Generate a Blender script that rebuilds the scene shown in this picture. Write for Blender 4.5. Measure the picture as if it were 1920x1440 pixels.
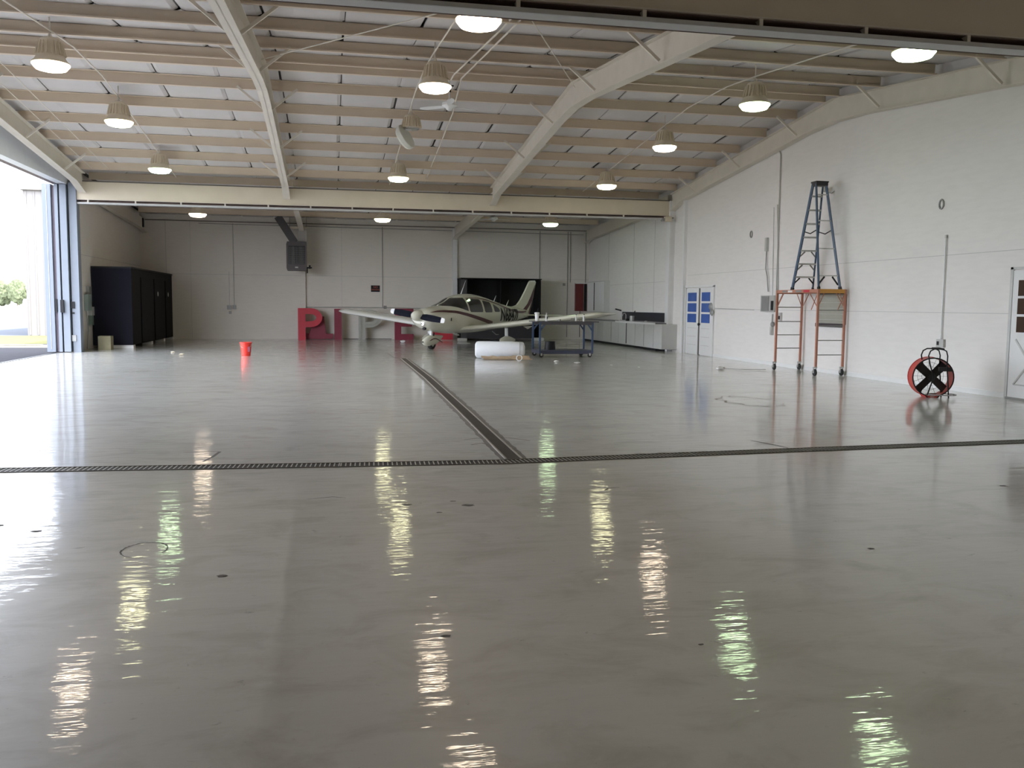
import bpy, bmesh, math, random
from mathutils import Vector, Matrix
R = math.radians
random.seed(7)
col = bpy.context.scene.collection
for o in list(bpy.data.objects): bpy.data.objects.remove(o)
sc = bpy.context.scene

# ---------------------------------------------------------------- camera, world, sun, exposure
cam = bpy.data.cameras.new('camera'); cam.sensor_width = 36; cam.lens = 36*1669.5/1920
cam.clip_end = 2000; cam.clip_start = 0.05
co = bpy.data.objects.new('camera', cam); col.objects.link(co); sc.camera = co
yaw, pit, rol = R(11.498), R(5.0835), R(0.5128)
fwd = Vector((math.sin(yaw)*math.cos(pit), math.cos(yaw)*math.cos(pit), -math.sin(pit)))
rt = Vector((math.cos(yaw), -math.sin(yaw), 0)); up = rt.cross(fwd)
r2 = rt*math.cos(rol)+up*math.sin(rol); u2 = -rt*math.sin(rol)+up*math.cos(rol)
M = Matrix((r2, u2, -fwd)).transposed().to_4x4(); M.translation = (0, 0, 1.5)
co.matrix_world = M

SKY = 8.1
w = bpy.data.worlds.new('overcast sky'); sc.world = w; w.use_nodes = True
bg = w.node_tree.nodes['Background']; bg.inputs[0].default_value = (0.84, 0.89, 1.0, 1); bg.inputs[1].default_value = SKY
sun = bpy.data.lights.new('sun', 'SUN'); sun.energy = 9.0; sun.angle = R(3); sun.color = (1, 0.95, 0.85)
so = bpy.data.objects.new('sun', sun); col.objects.link(so)
so.rotation_euler = Vector((-0.55, 0.22, -1)).to_track_quat('-Z', 'Y').to_euler()
sc.view_settings.view_transform = 'Standard'; sc.view_settings.look = 'None'
sc.view_settings.exposure = 0.50; sc.view_settings.gamma = 1.0; sc.view_settings.use_curve_mapping = False
try:
    sc.cycles.max_bounces = 10; sc.cycles.diffuse_bounces = 7; sc.cycles.use_denoising = True
    sc.cycles.sample_clamp_indirect = 6
except Exception: pass

# ---------------------------------------------------------------- materials
MATS = {}
def mat(name, c, rough=0.6, metal=0.0, var=0.08, scale=6.0, bump=0.0, emit=None, coat=0.0, spec=0.5, dist=0.02):
    if name in MATS: return MATS[name]
    m = bpy.data.materials.new(name); m.use_nodes = True; nt = m.node_tree; N = nt.nodes; L = nt.links
    b = N['Principled BSDF']; b.inputs['Roughness'].default_value = rough; b.inputs['Metallic'].default_value = metal
    b.inputs['Coat Weight'].default_value = coat; b.inputs['Specular IOR Level'].default_value = spec
    tc = N.new('ShaderNodeTexCoord'); nz = N.new('ShaderNodeTexNoise')
    nz.inputs['Scale'].default_value = scale; nz.inputs['Detail'].default_value = 5
    L.new(tc.outputs['Object'], nz.inputs['Vector'])
    mx = N.new('ShaderNodeMix'); mx.data_type = 'RGBA'
    mx.inputs[6].default_value = tuple(x*(1-var) for x in c)+(1,); mx.inputs[7].default_value = tuple(min(1, x*(1+var)) for x in c)+(1,)
    L.new(nz.outputs['Fac'], mx.inputs[0]); L.new(mx.outputs[2], b.inputs['Base Color'])
    if bump:
        bp = N.new('ShaderNodeBump'); bp.inputs['Strength'].default_value = bump; bp.inputs['Distance'].default_value = dist
        L.new(nz.outputs['Fac'], bp.inputs['Height']); L.new(bp.outputs['Normal'], b.inputs['Normal'])
    if emit:
        b.inputs['Emission Color'].default_value = tuple(emit[:3])+(1,); b.inputs['Emission Strength'].default_value = emit[3]
    MATS[name] = m; return m

def wall_mat(name, c):
    m = mat(name, c, 0.55, var=0.03, scale=1.2)
    nt = m.node_tree; N = nt.nodes; L = nt.links; b = N['Principled BSDF']
    tc = N.new('ShaderNodeTexCoord'); mp = N.new('ShaderNodeMapping'); mp.inputs['Scale'].default_value = (0.9, 0.9, 5)
    n2 = N.new('ShaderNodeTexNoise'); n2.inputs['Scale'].default_value = 3; n2.inputs['Detail'].default_value = 6
    L.new(tc.outputs['Object'], mp.inputs[0]); L.new(mp.outputs[0], n2.inputs['Vector'])
    rp = N.new('ShaderNodeValToRGB'); rp.color_ramp.elements[0].position = 0.35; rp.color_ramp.elements[0].color = (0.9, 0.9, 0.9, 1)
    rp.color_ramp.elements[1].position = 0.6; rp.color_ramp.elements[1].color = (1, 1, 1, 1)
    mm = N.new('ShaderNodeMix'); mm.data_type = 'RGBA'; mm.blend_type = 'MULTIPLY'; mm.inputs[0].default_value = 0.35
    src = b.inputs['Base Color'].links[0].from_socket
    L.new(n2.outputs['Fac'], rp.inputs[0]); L.new(src, mm.inputs[6]); L.new(rp.outputs[0], mm.inputs[7]); L.new(mm.outputs[2], b.inputs['Base Color'])
    bp = N.new('ShaderNodeBump'); bp.inputs['Strength'].default_value = 0.06; bp.inputs['Distance'].default_value = 0.02
    L.new(n2.outputs['Fac'], bp.inputs['Height']); L.new(bp.outputs['Normal'], b.inputs['Normal'])
    return m

def floor_mat():
    m = bpy.data.materials.new('worn epoxy floor'); m.use_nodes = True; nt = m.node_tree; N = nt.nodes; L = nt.links
    b = N['Principled BSDF']; tc = N.new('ShaderNodeTexCoord')
    def noise(sc_, det, mul=(1, 1, 1), rough=0.55, distn=0.0):
        mp = N.new('ShaderNodeMapping'); mp.inputs['Scale'].default_value = mul
        n = N.new('ShaderNodeTexNoise'); n.inputs['Scale'].default_value = sc_; n.inputs['Detail'].default_value = det
        n.inputs['Roughness'].default_value = rough; n.inputs['Distortion'].default_value = distn
        L.new(tc.outputs['Object'], mp.inputs[0]); L.new(mp.outputs[0], n.inputs['Vector']); return n.outputs['Fac']
    def ramp(src, stops):
        r = N.new('ShaderNodeValToRGB'); e = r.color_ramp.elements
        while len(e) > 1: e.remove(e[-1])
        e[0].position, e[0].color = stops[0][0], stops[0][1]
        for p, c in stops[1:]:
            q = e.new(p); q.color = c
        L.new(src, r.inputs[0]); return r.outputs[0]
    def g(v, t=(1, 1, 1)): return (v*t[0], v*t[1], v*t[2], 1)
    base = ramp(noise(0.35, 5), [(0.3, g(0.56, (1, .985, .94))), (0.7, g(0.64, (1, .99, .95)))])
    def mul(a, bsock, f=1.0):
        mm = N.new('ShaderNodeMix'); mm.data_type = 'RGBA'; mm.blend_type = 'MULTIPLY'; mm.inputs[0].default_value = f
        L.new(a, mm.inputs[6]); L.new(bsock, mm.inputs[7]); return mm.outputs[2]
    c = mul(base, ramp(noise(1.8, 8, (1, 1.6, 1), 0.65, 0.6), [(0.30, g(0.74, (1, .98, .93))), (0.52, g(1.0))]), 0.85)
    c = mul(c, ramp(noise(9, 9, (1, 1.4, 1), 0.7, 0.4), [(0.29, g(0.5)), (0.36, g(1.0))]), 0.8)
    c = mul(c, ramp(noise(30, 6, (0.25, 1.2, 1), 0.7, 1.5), [(0.27, g(0.55)), (0.33, g(1.0))]), 0.6)
    L.new(c, b.inputs['Base Color'])
    b.inputs['Roughness'].default_value = 0.40
    b.inputs['Coat Weight'].default_value = 0.9; b.inputs['Coat IOR'].default_value = 1.5
    rr = ramp(noise(2.2, 6), [(0.3, g(0.02)), (0.7, g(0.10))]); L.new(rr, b.inputs['Coat Roughness'])
    h1 = noise(1.1, 3, (1, 0.8, 1)); h2 = noise(7, 3, (0.4, 1.6, 1)); h3 = noise(38, 4)
    ma = N.new('ShaderNodeMath'); ma.operation = 'MULTIPLY_ADD'; ma.inputs[1].default_value = 0.42; L.new(h2, ma.inputs[0]); L.new(h1, ma.inputs[2])
    mb = N.new('ShaderNodeMath'); mb.operation = 'MULTIPLY_ADD'; mb.inputs[1].default_value = 0.02; L.new(h3, mb.inputs[0]); L.new(ma.outputs[0], mb.inputs[2])
    bp = N.new('ShaderNodeBump'); bp.inputs['Strength'].default_value = 1.0; bp.inputs['Distance'].default_value = 0.007
    L.new(mb.outputs[0], bp.inputs['Height']); L.new(bp.outputs['Normal'], b.inputs['Coat Normal'])
    return m

WALL = wall_mat('white painted masonry', (0.735, 0.71, 0.68))
WALLB = wall_mat('white painted block, dull', (0.70, 0.655, 0.60))
STEEL = mat('beige painted steel', (0.64, 0.565, 0.44), 0.5, var=0.07, scale=2.5)
PURL = mat('tan painted purlin', (0.62, 0.52, 0.405), 0.5, var=0.10, scale=1.5)
RAFT = mat('cream painted rafter', (0.66, 0.61, 0.53), 0.5, var=0.08, scale=3)
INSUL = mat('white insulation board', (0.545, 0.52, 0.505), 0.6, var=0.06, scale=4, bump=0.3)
DECK = mat('dark roof deck', (0.05, 0.045, 0.04), 0.8)
WHITE = mat('white paint', (0.72, 0.72, 0.71), 0.45, var=0.04)
BLUEW = mat('pale door steel', (0.80, 0.83, 0.87), 0.4, var=0.05)
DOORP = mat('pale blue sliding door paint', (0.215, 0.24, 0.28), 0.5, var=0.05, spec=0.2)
LAMP = mat('tan lamp housing', (0.66, 0.575, 0.44), 0.5, var=0.1)
GREY = mat('grey metal', (0.28, 0.28, 0.27), 0.45, 0.3, var=0.1)
LGREY = mat('light grey metal', (0.5, 0.5, 0.48), 0.4, 0.3, var=0.1)
BLACK = mat('black', (0.012, 0.012, 0.014), 0.6, var=0.2, spec=0.3)
RUB = mat('black rubber', (0.02, 0.02, 0.02), 0.7, var=0.2)
NAVY = mat('dark navy booth', (0.011, 0.011, 0.019), 0.85, var=0.2, scale=2, spec=0.2)
DARKB = mat('black booth board', (0.009, 0.0085, 0.009), 0.8, var=0.2, spec=0.2)
RED = mat('red letter paint', (0.50, 0.028, 0.05), 0.5, var=0.1)
DRED = mat('dark red letter paint', (0.22, 0.022, 0.045), 0.55, var=0.12)
ORANGE = mat('scaffold orange', (0.45, 0.20, 0.135), 0.5, var=0.18, scale=14)
OYEL = mat('scaffold yellow orange', (0.62, 0.30, 0.06), 0.5, var=0.12, scale=10)
LBLUE = mat('ladder blue fibreglass', (0.055, 0.095, 0.155), 0.45, var=0.15)
CARTB = mat('cart blue paint', (0.045, 0.075, 0.14), 0.4, var=0.2)
PLANE = mat('aircraft cream paint', (0.66, 0.65, 0.55), 0.22, var=0.02, coat=0.6)
PLANEW = mat('aircraft white paint', (0.74, 0.75, 0.74), 0.22, var=0.02, coat=0.6)
MAROON = mat('maroon stripe', (0.085, 0.022, 0.03), 0.3, var=0.1)
GLASS = mat('dark tinted glass', (0.028, 0.026, 0.028), 0.08, var=0.3, spec=0.9)
FLOOR = floor_mat()

# ---------------------------------------------------------------- geometry helpers
class MB:
    def __init__(s): s.v = []; s.f = []
    def add(s, vs, fs):
        k = len(s.v); s.v += [tuple(p) for p in vs]; s.f += [tuple(i+k for i in f) for f in fs]; return s
    def box(s, a, b):
        x0, y0, z0 = a; x1, y1, z1 = b
        return s.add([(x0,y0,z0),(x1,y0,z0),(x1,y1,z0),(x0,y1,z0),(x0,y0,z1),(x1,y0,z1),(x1,y1,z1),(x0,y1,z1)],
              [(0,3,2,1),(4,5,6,7),(0,1,5,4),(1,2,6,5),(2,3,7,6),(3,0,4,7)])
    def bar(s, p, q, wx, wz, up=(0,0,1)):
        p = Vector(p); q = Vector(q); d = (q-p).normalized(); upv = Vector(up)
        if abs(d.dot(upv)) > 0.98: upv = Vector((0,1,0)) if abs(d.y) < 0.9 else Vector((1,0,0))
        a = d.cross(upv).normalized(); b = a.cross(d)
        a *= wx/2; b *= wz/2
        vs = [p-a-b, p+a-b, p+a+b, p-a+b, q-a-b, q+a-b, q+a+b, q-a+b]
        return s.add(vs, [(0,3,2,1),(4,5,6,7),(0,1,5,4),(1,2,6,5),(2,3,7,6),(3,0,4,7)])
    def tube(s, pts, r, n=8, closed=False, r1=None):
        pts = [Vector(p) for p in pts]; m = len(pts); vs = []; a = None
        for i, p in enumerate(pts):
            if closed: d = pts[(i+1) % m]-pts[i-1]
            else: d = pts[min(i+1, m-1)]-pts[max(i-1, 0)]
            d.normalize()
            if a is None: a = d.orthogonal().normalized()
            a = (a-d*a.dot(d)).normalized(); b = d.cross(a)
            rr = r if r1 is None else r+(r1-r)*i/(m-1)
            for k in range(n):
                t = 2*math.pi*k/n; vs.append(p+a*math.cos(t)*rr+b*math.sin(t)*rr)
        fs = []
        for i in range(m if closed else m-1):
            j = (i+1) % m
            for k in range(n): fs.append((i*n+k, i*n+(k+1) % n, j*n+(k+1) % n, j*n+k))
        if not closed: fs += [tuple(range(n-1, -1, -1)), tuple((m-1)*n+k for k in range(n))]
        return s.add(vs, fs)
    def cyl(s, p, q, r, n=16, r1=None): return s.tube([p, q], r, n, r1=r1)
    def lathe(s, c, prof, n=24, axis='z'):
        vs = []; fs = []; m = len(prof)
        for (r, h) in prof:
            for k in range(n):
                t = 2*math.pi*k/n; x, y = r*math.cos(t), r*math.sin(t)
                if axis == 'z': p = (c[0]+x, c[1]+y, c[2]+h)
                elif axis == 'y': p = (c[0]+x, c[1]+h, c[2]+y)
                else: p = (c[0]+h, c[1]+x, c[2]+y)
                vs.append(p)
        for i in range(m-1):
            for k in range(n): fs.append((i*n+k, i*n+(k+1) % n, (i+1)*n+(k+1) % n, (i+1)*n+k))
        if prof[0][0] > 1e-6: fs.append(tuple(range(n-1, -1, -1)))
        if prof[-1][0] > 1e-6: fs.append(tuple((m-1)*n+k for k in range(n)))
        return s.add(vs, fs)
    def prism(s, poly, d0, d1, plane='xz'):
        # poly in the named plane, extruded along the third axis from d0 to d1
        def P(a, b, d): return {'xz': (a, d, b), 'yz': (d, a, b), 'xy': (a, b, d)}[plane]
        n = len(poly); vs = [P(a, b, d0) for a, b in poly]+[P(a, b, d1) for a, b in poly]
        fs = [tuple(range(n)), tuple(range(2*n-1, n-1, -1))]+[(i, i+n, (i+1) % n+n, (i+1) % n) for i in range(n)]
        return s.add(vs, fs)
    def mesh(s, name, m, smooth=False, off=(0,0,0)):
        me = bpy.data.meshes.new(name)
        me.from_pydata([(x-off[0], y-off[1], z-off[2]) for x, y, z in s.v], [], s.f)
        bm = bmesh.new(); bm.from_mesh(me); bmesh.ops.recalc_face_normals(bm, faces=bm.faces); bm.to_mesh(me); bm.free()
        me.materials.append(m)
        if smooth:
            for p in me.polygons: p.use_smooth = True
            try: me.set_sharp_from_angle(angle=R(35))
            except Exception: pass
        me.update(); return me
LOC = {}
def wloc(o):
    l = LOC.get(o.name, (0,0,0)); return l
def part(name, mb, m, parent=None, smooth=False, label=None, kind=None, local=False):
    off = (0,0,0) if (parent is None or local) else wloc(parent)
    o = bpy.data.objects.new(name, mb.mesh(name, m, smooth, off)); col.objects.link(o)
    if parent is not None: o.parent = parent
    LOC[o.name] = off
    if label: o['label'] = label
    if kind: o['kind'] = kind
    return o
def tag(o, label, cat, group=None, kind=None):
    o['label'] = label; o['category'] = cat
    if group: o['group'] = group
    if kind: o['kind'] = kind
    return o
def thing(name, label, cat, loc=(0,0,0), group=None, rz=0, kind=None):
    o = bpy.data.objects.new(name, None); col.objects.link(o); o.location = loc; o.rotation_euler = (0,0,rz)
    o.empty_display_size = 0.2; LOC[o.name] = tuple(loc)
    return tag(o, label, cat, group, kind)
def solo(name, mb, m, label, cat, loc=(0,0,0), smooth=False, group=None, kind=None):
    off = loc; o = bpy.data.objects.new(name, mb.mesh(name, m, smooth, off)); col.objects.link(o); o.location = loc
    LOC[o.name] = tuple(loc); return tag(o, label, cat, group, kind)
def inst(me, name, parent, loc, rot=(0,0,0), scale=(1,1,1)):
    o = bpy.data.objects.new(name, me); col.objects.link(o); o.parent = parent
    pl = wloc(parent); o.location = (loc[0]-pl[0], loc[1]-pl[1], loc[2]-pl[2]); o.rotation_euler = rot; o.scale = scale
    LOC[o.name] = tuple(loc); return o

XR, XL, YF, YH, YB = 11.19, -7.45, 8.75, 28.2, 38.15
YR, ZR, SL = 18.5, 6.15, 0.10
def rz(y): return ZR-SL*abs(y-YR)

# ================================================================ SETTING
# floor with its cut channels left as raised trims (drains lie in the surface)
f = MB().box((XL-0.35, -7, -0.12), (XR+0.1, YB+0.1, 0)); flo = part('floor', f, FLOOR)
tag(flo, 'glossy pale grey epoxy hangar floor', 'floor', kind='structure')
JOINT = mat('dark floor joint', (0.12, 0.11, 0.10), 0.8, var=0.3)
CHIP = mat('chipped floor edge', (0.16, 0.145, 0.13), 0.8, var=0.4, scale=20)
PALEJ = mat('pale scraped joint', (0.45, 0.45, 0.43), 0.7, var=0.2, scale=10)
def ribbon(pts, wd, m, name='floor_crack', z=0.0015, jag=0.0):
    b = MB(); vs = []; fs = []
    P = [Vector((p[0], p[1], 0)) for p in pts]
    for i, p in enumerate(P):
        d = (P[min(i+1, len(P)-1)]-P[max(i-1, 0)]).normalized(); n = Vector((-d.y, d.x, 0))
        t = wd*(0.5+0.5*math.sin(math.pi*min(max(i/(len(P)-1), .06), .94))) if jag else wd
        a = t/2*(1+random.uniform(-jag, jag)); c = t/2*(1+random.uniform(-jag, jag))
        vs += [p+n*a+Vector((0,0,z)), p-n*c+Vector((0,0,z))]
    for i in range(len(P)-1): fs.append((2*i, 2*i+1, 2*i+3, 2*i+2))
    b.add(vs, fs); return part(name, b, m, flo)
def lerp(a, b, n): return [(a[0]+(b[0]-a[0])*i/n, a[1]+(b[1]-a[1])*i/n) for i in range(n+1)]
ribbon(lerp((XL, 27.75), (XR, 27.85), 60), 0.03, JOINT, 'floor_joint', jag=0.5)
ribbon(lerp((-1.5, 27.92), (5.2, 27.95), 50), 0.06, PALEJ, 'floor_joint', jag=0.9)
ribbon(lerp((8.3, 27.8), (8.32, 20.0), 20), 0.02, JOINT, 'floor_joint', jag=0.4)
ribbon([(-1.45, 9.28), (-1.2, 9.3), (-1.11, 9.27), (-1.14, 8.95), (-1.2, 8.72)], 0.03, JOINT, jag=0.6)
ribbon([(-1.12+0.13*math.cos(t/10), 5.62+0.17*math.sin(t/10)) for t in range(-5, 50)], 0.012, JOINT, jag=0.6)
ribbon([(6.55+0.42*math.cos(t/10)*(1+.15*math.sin(t)), 13.1+0.75*math.sin(t/10)*(1+.1*math.cos(t*1.7))) for t in range(0, 60)], 0.03, mat('brown stain line', (0.19, 0.16, 0.12), 0.6), jag=0.9)
ribbon([(2.17, 6.85), (2.23, 6.93), (2.33, 6.95)], 0.018, JOINT, jag=0.6)
ribbon([(4.62, 9.2), (4.72, 8.9), (4.78, 8.65)], 0.025, JOINT, jag=0.6)
ribbon([(-0.2, 6.9), (0.0, 6.95), (0.1, 6.9)], 0.012, JOINT, jag=0.6)
ribbon([(1.45, 12.0), (1.33, 11.9), (1.42, 11.8), (1.6, 11.85)], 0.02, JOINT, jag=0.6)
for (x, y, s) in [(-2.2, 6.4, .05), (-1.9, 6.2, .04), (-2.5, 5.8, .04), (0.5, 3.9, .03), (1.6, 3.6, .02), (0.55, 6.6, .05), (1.0, 6.5, .06), (-0.6, 5.0, .04), (3.3, 4.9, .03), (5.6, 6.5, .04), (3.1, 3.0, .03), (0.9, 6.65, .03), (0.75, 6.3, .03)]:
    b = MB(); n = 9; b.add([(x, y, 0.0016)]+[(x+s*random.uniform(.5, 1)*math.cos(6.283*k/n), y+.7*s*random.uniform(.5, 1)*math.sin(6.283*k/n), 0.0016) for k in range(n)], [(0, 1+k, 1+(k+1) % n) for k in range(n)])
    part('floor_chip', b, JOINT, flo)

# right wall
b = MB().box((XR, -7, -0.1), (XR+0.25, YB+0.3, 6.7)); wr = part('wall_right', b, WALL); tag(wr, 'long white painted wall on the right side of the hangar', 'wall', kind='structure')
for z in (2.48, 1.42):
    part('wall_seam', MB().box((XR-0.004, 12.6, z), (XR, 27.0, z+0.012)), mat('grey seam', (0.52, 0.51, 0.49), 0.7), wr)
part('wall_seam', MB().box((XR-0.004, 28.6, 2.33), (XR, 38, 2.342)), MATS['grey seam'], wr)
for y in (32.2, 30.0, 35.3): part('wall_seam', MB().box((XR-0.005, y, 1.25), (XR, y+0.03, 4.6)), MATS['grey seam'], wr)
part('baseboard_right', MB().box((XR-0.02, 13.0, 0), (XR, 24.9, 0.09)).box((XR-0.02, -6, 0), (XR, 12.0, 0.09)), WHITE); tag(bpy.data.objects['baseboard_right'], 'low white curb strip along the foot of the right wall', 'baseboard', kind='structure')
# back wall
b = MB().box((XL-0.3, YB, -0.1), (XR, YB+0.25, 5.2)); wb = part('wall_back', b, WALLB); tag(wb, 'off-white painted back wall of the rear bay', 'wall', kind='structure')
part('wall_seam', MB().box((XL, YB-0.004, 2.62), (XR, YB, 2.635)), MATS['grey seam'], wb)
for x in (0.45, -5.55): part('wall_seam', MB().box((x, YB-0.004, 0), (x+0.012, YB, 4.8)), MATS['grey seam'], wb)
for x in (-6.49,): part('wall_seam', MB().box((x, YB-0.01, 0), (x+0.02, YB, 4.8)), MATS['grey seam'], wb)
# left walls
b = MB().box((XL-0.25, 29.3, -0.1), (XL, YB, 5.5)); wl = part('wall_left', b, WALLB); tag(wl, 'off-white side wall beside the dark booth', 'wall', kind='structure')
part('wall_seam', MB().box((XL, 29.2, 2.9), (XL+0.01, 38, 2.915)), MATS['grey seam'], wl)
b = MB().box((XL-0.25, YF, 4.86), (XL, 29.35, 6.6)).box((XL-0.25, -7, -0.1), (XL, 11.0, 6.6)); o = part('wall_left_upper', b, BLUEW); tag(o, 'pale panel over the wide open doorway on the left', 'wall', kind='structure')
part('door_track', MB().box((XL-0.42, YF, 4.86), (XL-0.25, YH+0.2, 5.3)), mat('brown steel track', (0.16, 0.12, 0.12), 0.6), o)
part('door_track', MB().box((XL-0.34, YF, -0.01), (XL-0.29, YH+0.2, 0.012)), mat('dark track', (0.06, 0.06, 0.06), 0.5), o)
# front zone shell round the photographer
b = MB().box((XL-0.3, -7, 5.45), (XR+0.2, YF-0.2, 5.6)).box((XL-0.3, YF-0.2, 5.45), (XR+.2, YF-0.05, 6.7))
o = part('ceiling_front', b, mat('brown front ceiling', (0.46, 0.42, 0.34), 0.7)); tag(o, 'brown ceiling of the nearer bay above the header beam', 'ceiling', kind='structure')

b = MB().box((XL-0.3, -7.25, -0.1), (XR+0.25, -7, 5.6)); o = part('wall_front', b, WALL); tag(o, 'white wall closing the bay behind the photographer', 'wall', kind='structure')
# roof: deck, purlins and insulation panels
ceil = thing('ceiling', 'sloping hangar roof of white insulation boards between tan purlins', 'ceiling', (0, 0, 0), kind='structure')
def slab(y0, z0, y1, z1, th=0.05):
    return MB().add([(XL-.3,y0,z0),(XR+.2,y0,z0),(XR+.2,y1,z1),(XL-.3,y1,z1),(XL-.3,y0,z0+th),(XR+.2,y0,z0+th),(XR+.2,y1,z1+th),(XL-.3,y1,z1+th)],
        [(0,3,2,1),(4,5,6,7),(0,1,5,4),(1,2,6,5),(2,3,7,6),(3,0,4,7)])
D = 0.27
part('roof_deck', slab(YF-.1, rz(YF-.1)+D, YR, ZR+D), DECK, ceil); part('roof_deck', slab(YR, ZR+D, YH, rz(YH)+D), DECK, ceil)
def rb(y): return 5.19-0.041*(y-YH)
part('roof_deck', slab(YH, rz(YH)+D, YB+.2, rb(YB)+D), DECK, ceil)
# purlin: web, bottom flange with lip, top flange (shared mesh)
x0, x1 = XL+0.35, XR-0.2
pm = MB().box((x0, -0.005, 0), (x1, 0.005, 0.20)).box((x0, -0.005, 0), (x1, 0.065, 0.006)).box((x0, 0.06, 0), (x1, 0.066, 0.022)).box((x0, -0.065, 0.194), (x1, 0.005, 0.20))
pmesh = pm.mesh('purlin', PURL)
pm2 = MB().box((x0, -0.005, 0), (x1, 0.005, 0.20)).box((x0, -0.07, 0), (x1, 0.005, 0.006)).box((x0, -0.075, 0), (x1, -0.069, 0.022)).box((x0, -0.005, 0.194), (x1, 0.065, 0.20))
pmesh2 = pm2.mesh('purlin', PURL)
fr_y = [18.25, 16.73, 15.05, 13.3, 11.7, 10.1]; re_y = [18.78]+[20.03+1.52*k for k in range(0, 6)]
for y in fr_y: inst(pmesh2, 'purlin', ceil, (0, y, rz(y)), (math.atan(SL), 0, 0))
for y in re_y: inst(pmesh, 'purlin', ceil, (0, y, rz(y)), (-math.atan(SL), 0, 0))
bk_y = [29.2, 30.9, 32.6, 34.3, 36.2]
for y in bk_y: inst(pmesh, 'purlin', ceil, (0, y, rb(y)), (-0.041, 0, 0))
# one insulation board, unit sized, curling a little at its two cut edges
def board(seed):
    rnd = random.Random(seed); b = MB(); nx, ny = 4, 2; vs = []
    xs = [0, 0.06, 0.5, 0.94, 1.0]
    e0, e1 = rnd.uniform(0, .02), rnd.uniform(0.0, .04)
    for i, x in enumerate(xs):
        for j in range(3):
            z = (e0 if i == 0 else e1 if i == 4 else 0)+rnd.uniform(-.006, .004)-(0.012 if j == 1 else 0)
            vs.append((x, j/2, z))
    n = len(vs); vs += [(x, y, z+0.03) for x, y, z in vs]
    fs = []
    for i in range(4):
        for j in range(2):
            a = i*3+j; fs.append((a, a+3, a+4, a+1))
    for j in range(2): fs += [(j, j+1, j+1+n, j+n), (12+j+1, 12+j, 12+j+n, 12+j+1+n)]
    b.add(vs, fs); return b.mesh('insulation_panel', INSUL)
boards = [board(s) for s in range(6)]
def lay(ys, zf, hz):
    ys = sorted(ys)
    for a, b_ in zip(ys[:-1], ys[1:]):
        if b_-a < 0.3: continue
        za, zb = zf(a), zf(b_); ang = math.atan((zb-za)/(b_-a)); k = -6
        while 0.26+1.25*k < x1:
            xa = 0.26+1.25*k; xb = min(xa+1.25, x1+0.2); gap = random.choice([0.012, 0.02, 0.03, 0.045])
            if xb-xa > 0.2:
                me = boards[random.randrange(6)]
                inst(me, 'insulation_panel', ceil, (xa+0.01, a+0.02, za+hz+random.uniform(-.004, .004)), (ang, 0, random.uniform(-.004, .004)), (xb-xa-gap, (b_-a-0.035)/math.cos(ang), 1))
            k += 1
lay([YF+.05]+[y for y in fr_y if y > YF], rz, 0.205)
lay(re_y+[YH+.15], rz, 0.205)
lay([YH+.2]+bk_y+[YB], rb, 0.205)
lay([fr_y[0], re_y[0]], rz, 0.205)

# rafters
def rafter(x, y0, y1, label, face, bwid=0.2, depth=0.42, haunch=(1, 1)):
    r = thing('rafter', label, 'rafter', (x, YR, 0), 'roof rafters', kind='structure')
    ys = [y0, y0+0.9, YR-1.2, YR, YR+1.2, y1-0.9, y1]
    top = [rz(y) for y in ys]; bot = [rz(y)-depth for y in ys]
    bot[3] = bot[2] = bot[4] = ZR-depth-0.16
    bot[3] += 0.06
    if haunch[0]: bot[0] = 4.62
    if haunch[1]: bot[6] = 4.62
    poly = list(zip(ys, top))+list(zip(ys, bot))[::-1]
    part('web', MB().prism(poly, x-0.008, x+0.008, 'yz'), RAFT, r)
    def flange(zs, th, name):
        b = MB(); vs = []; fs = []
        for y, z in zip(ys, zs): vs += [(x-bwid/2, y, z), (x+bwid/2, y, z), (x+bwid/2, y, z+th), (x-bwid/2, y, z+th)]
        for i in range(len(ys)-1):
            for k in range(4): fs.append((i*4+k, i*4+(k+1) % 4, i*4+4+(k+1) % 4, i*4+4+k))
        fs += [(0, 1, 2, 3), (len(ys)*4-4, len(ys)*4-3, len(ys)*4-2, len(ys)*4-1)]
        b.add(vs, fs); part(name, b, RAFT, r)
    flange(bot, 0.016, 'bottom_flange'); flange([t-0.016 for t in top], 0.014, 'top_flange')
    # flange braces up to the purlins
    for k, y in enumerate(fr_y[1::2]+re_y[1::2]):
        if y < y0+0.5 or y > y1: continue
        zb = rz(y)-depth+0.03
        if abs(y-YR) < 1.3: zb -= 0.1
        for s in face:
            part('flange_brace', MB().bar((x+s*0.09, y, zb), (x+s*0.62, y, rz(y)+0.04), 0.045, 0.045), RAFT, r)
    return r
YA, YZ = YF+0.3, YH-0.06
rafter(5.05, YA, YZ, 'cream steel roof rafter right of the ceiling fan', (-1, 1))
rafter(-1.28, YA, YZ, 'cream steel roof rafter left of the row of middle lamps', (-1, 1))
rafter(XL+0.42, YA, YZ, 'cream steel roof rafter above the open left doorway', (1,))
rafter(XR-0.12, YA, YZ, 'cream steel roof rafter along the top of the right wall', (-1,))
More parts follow.
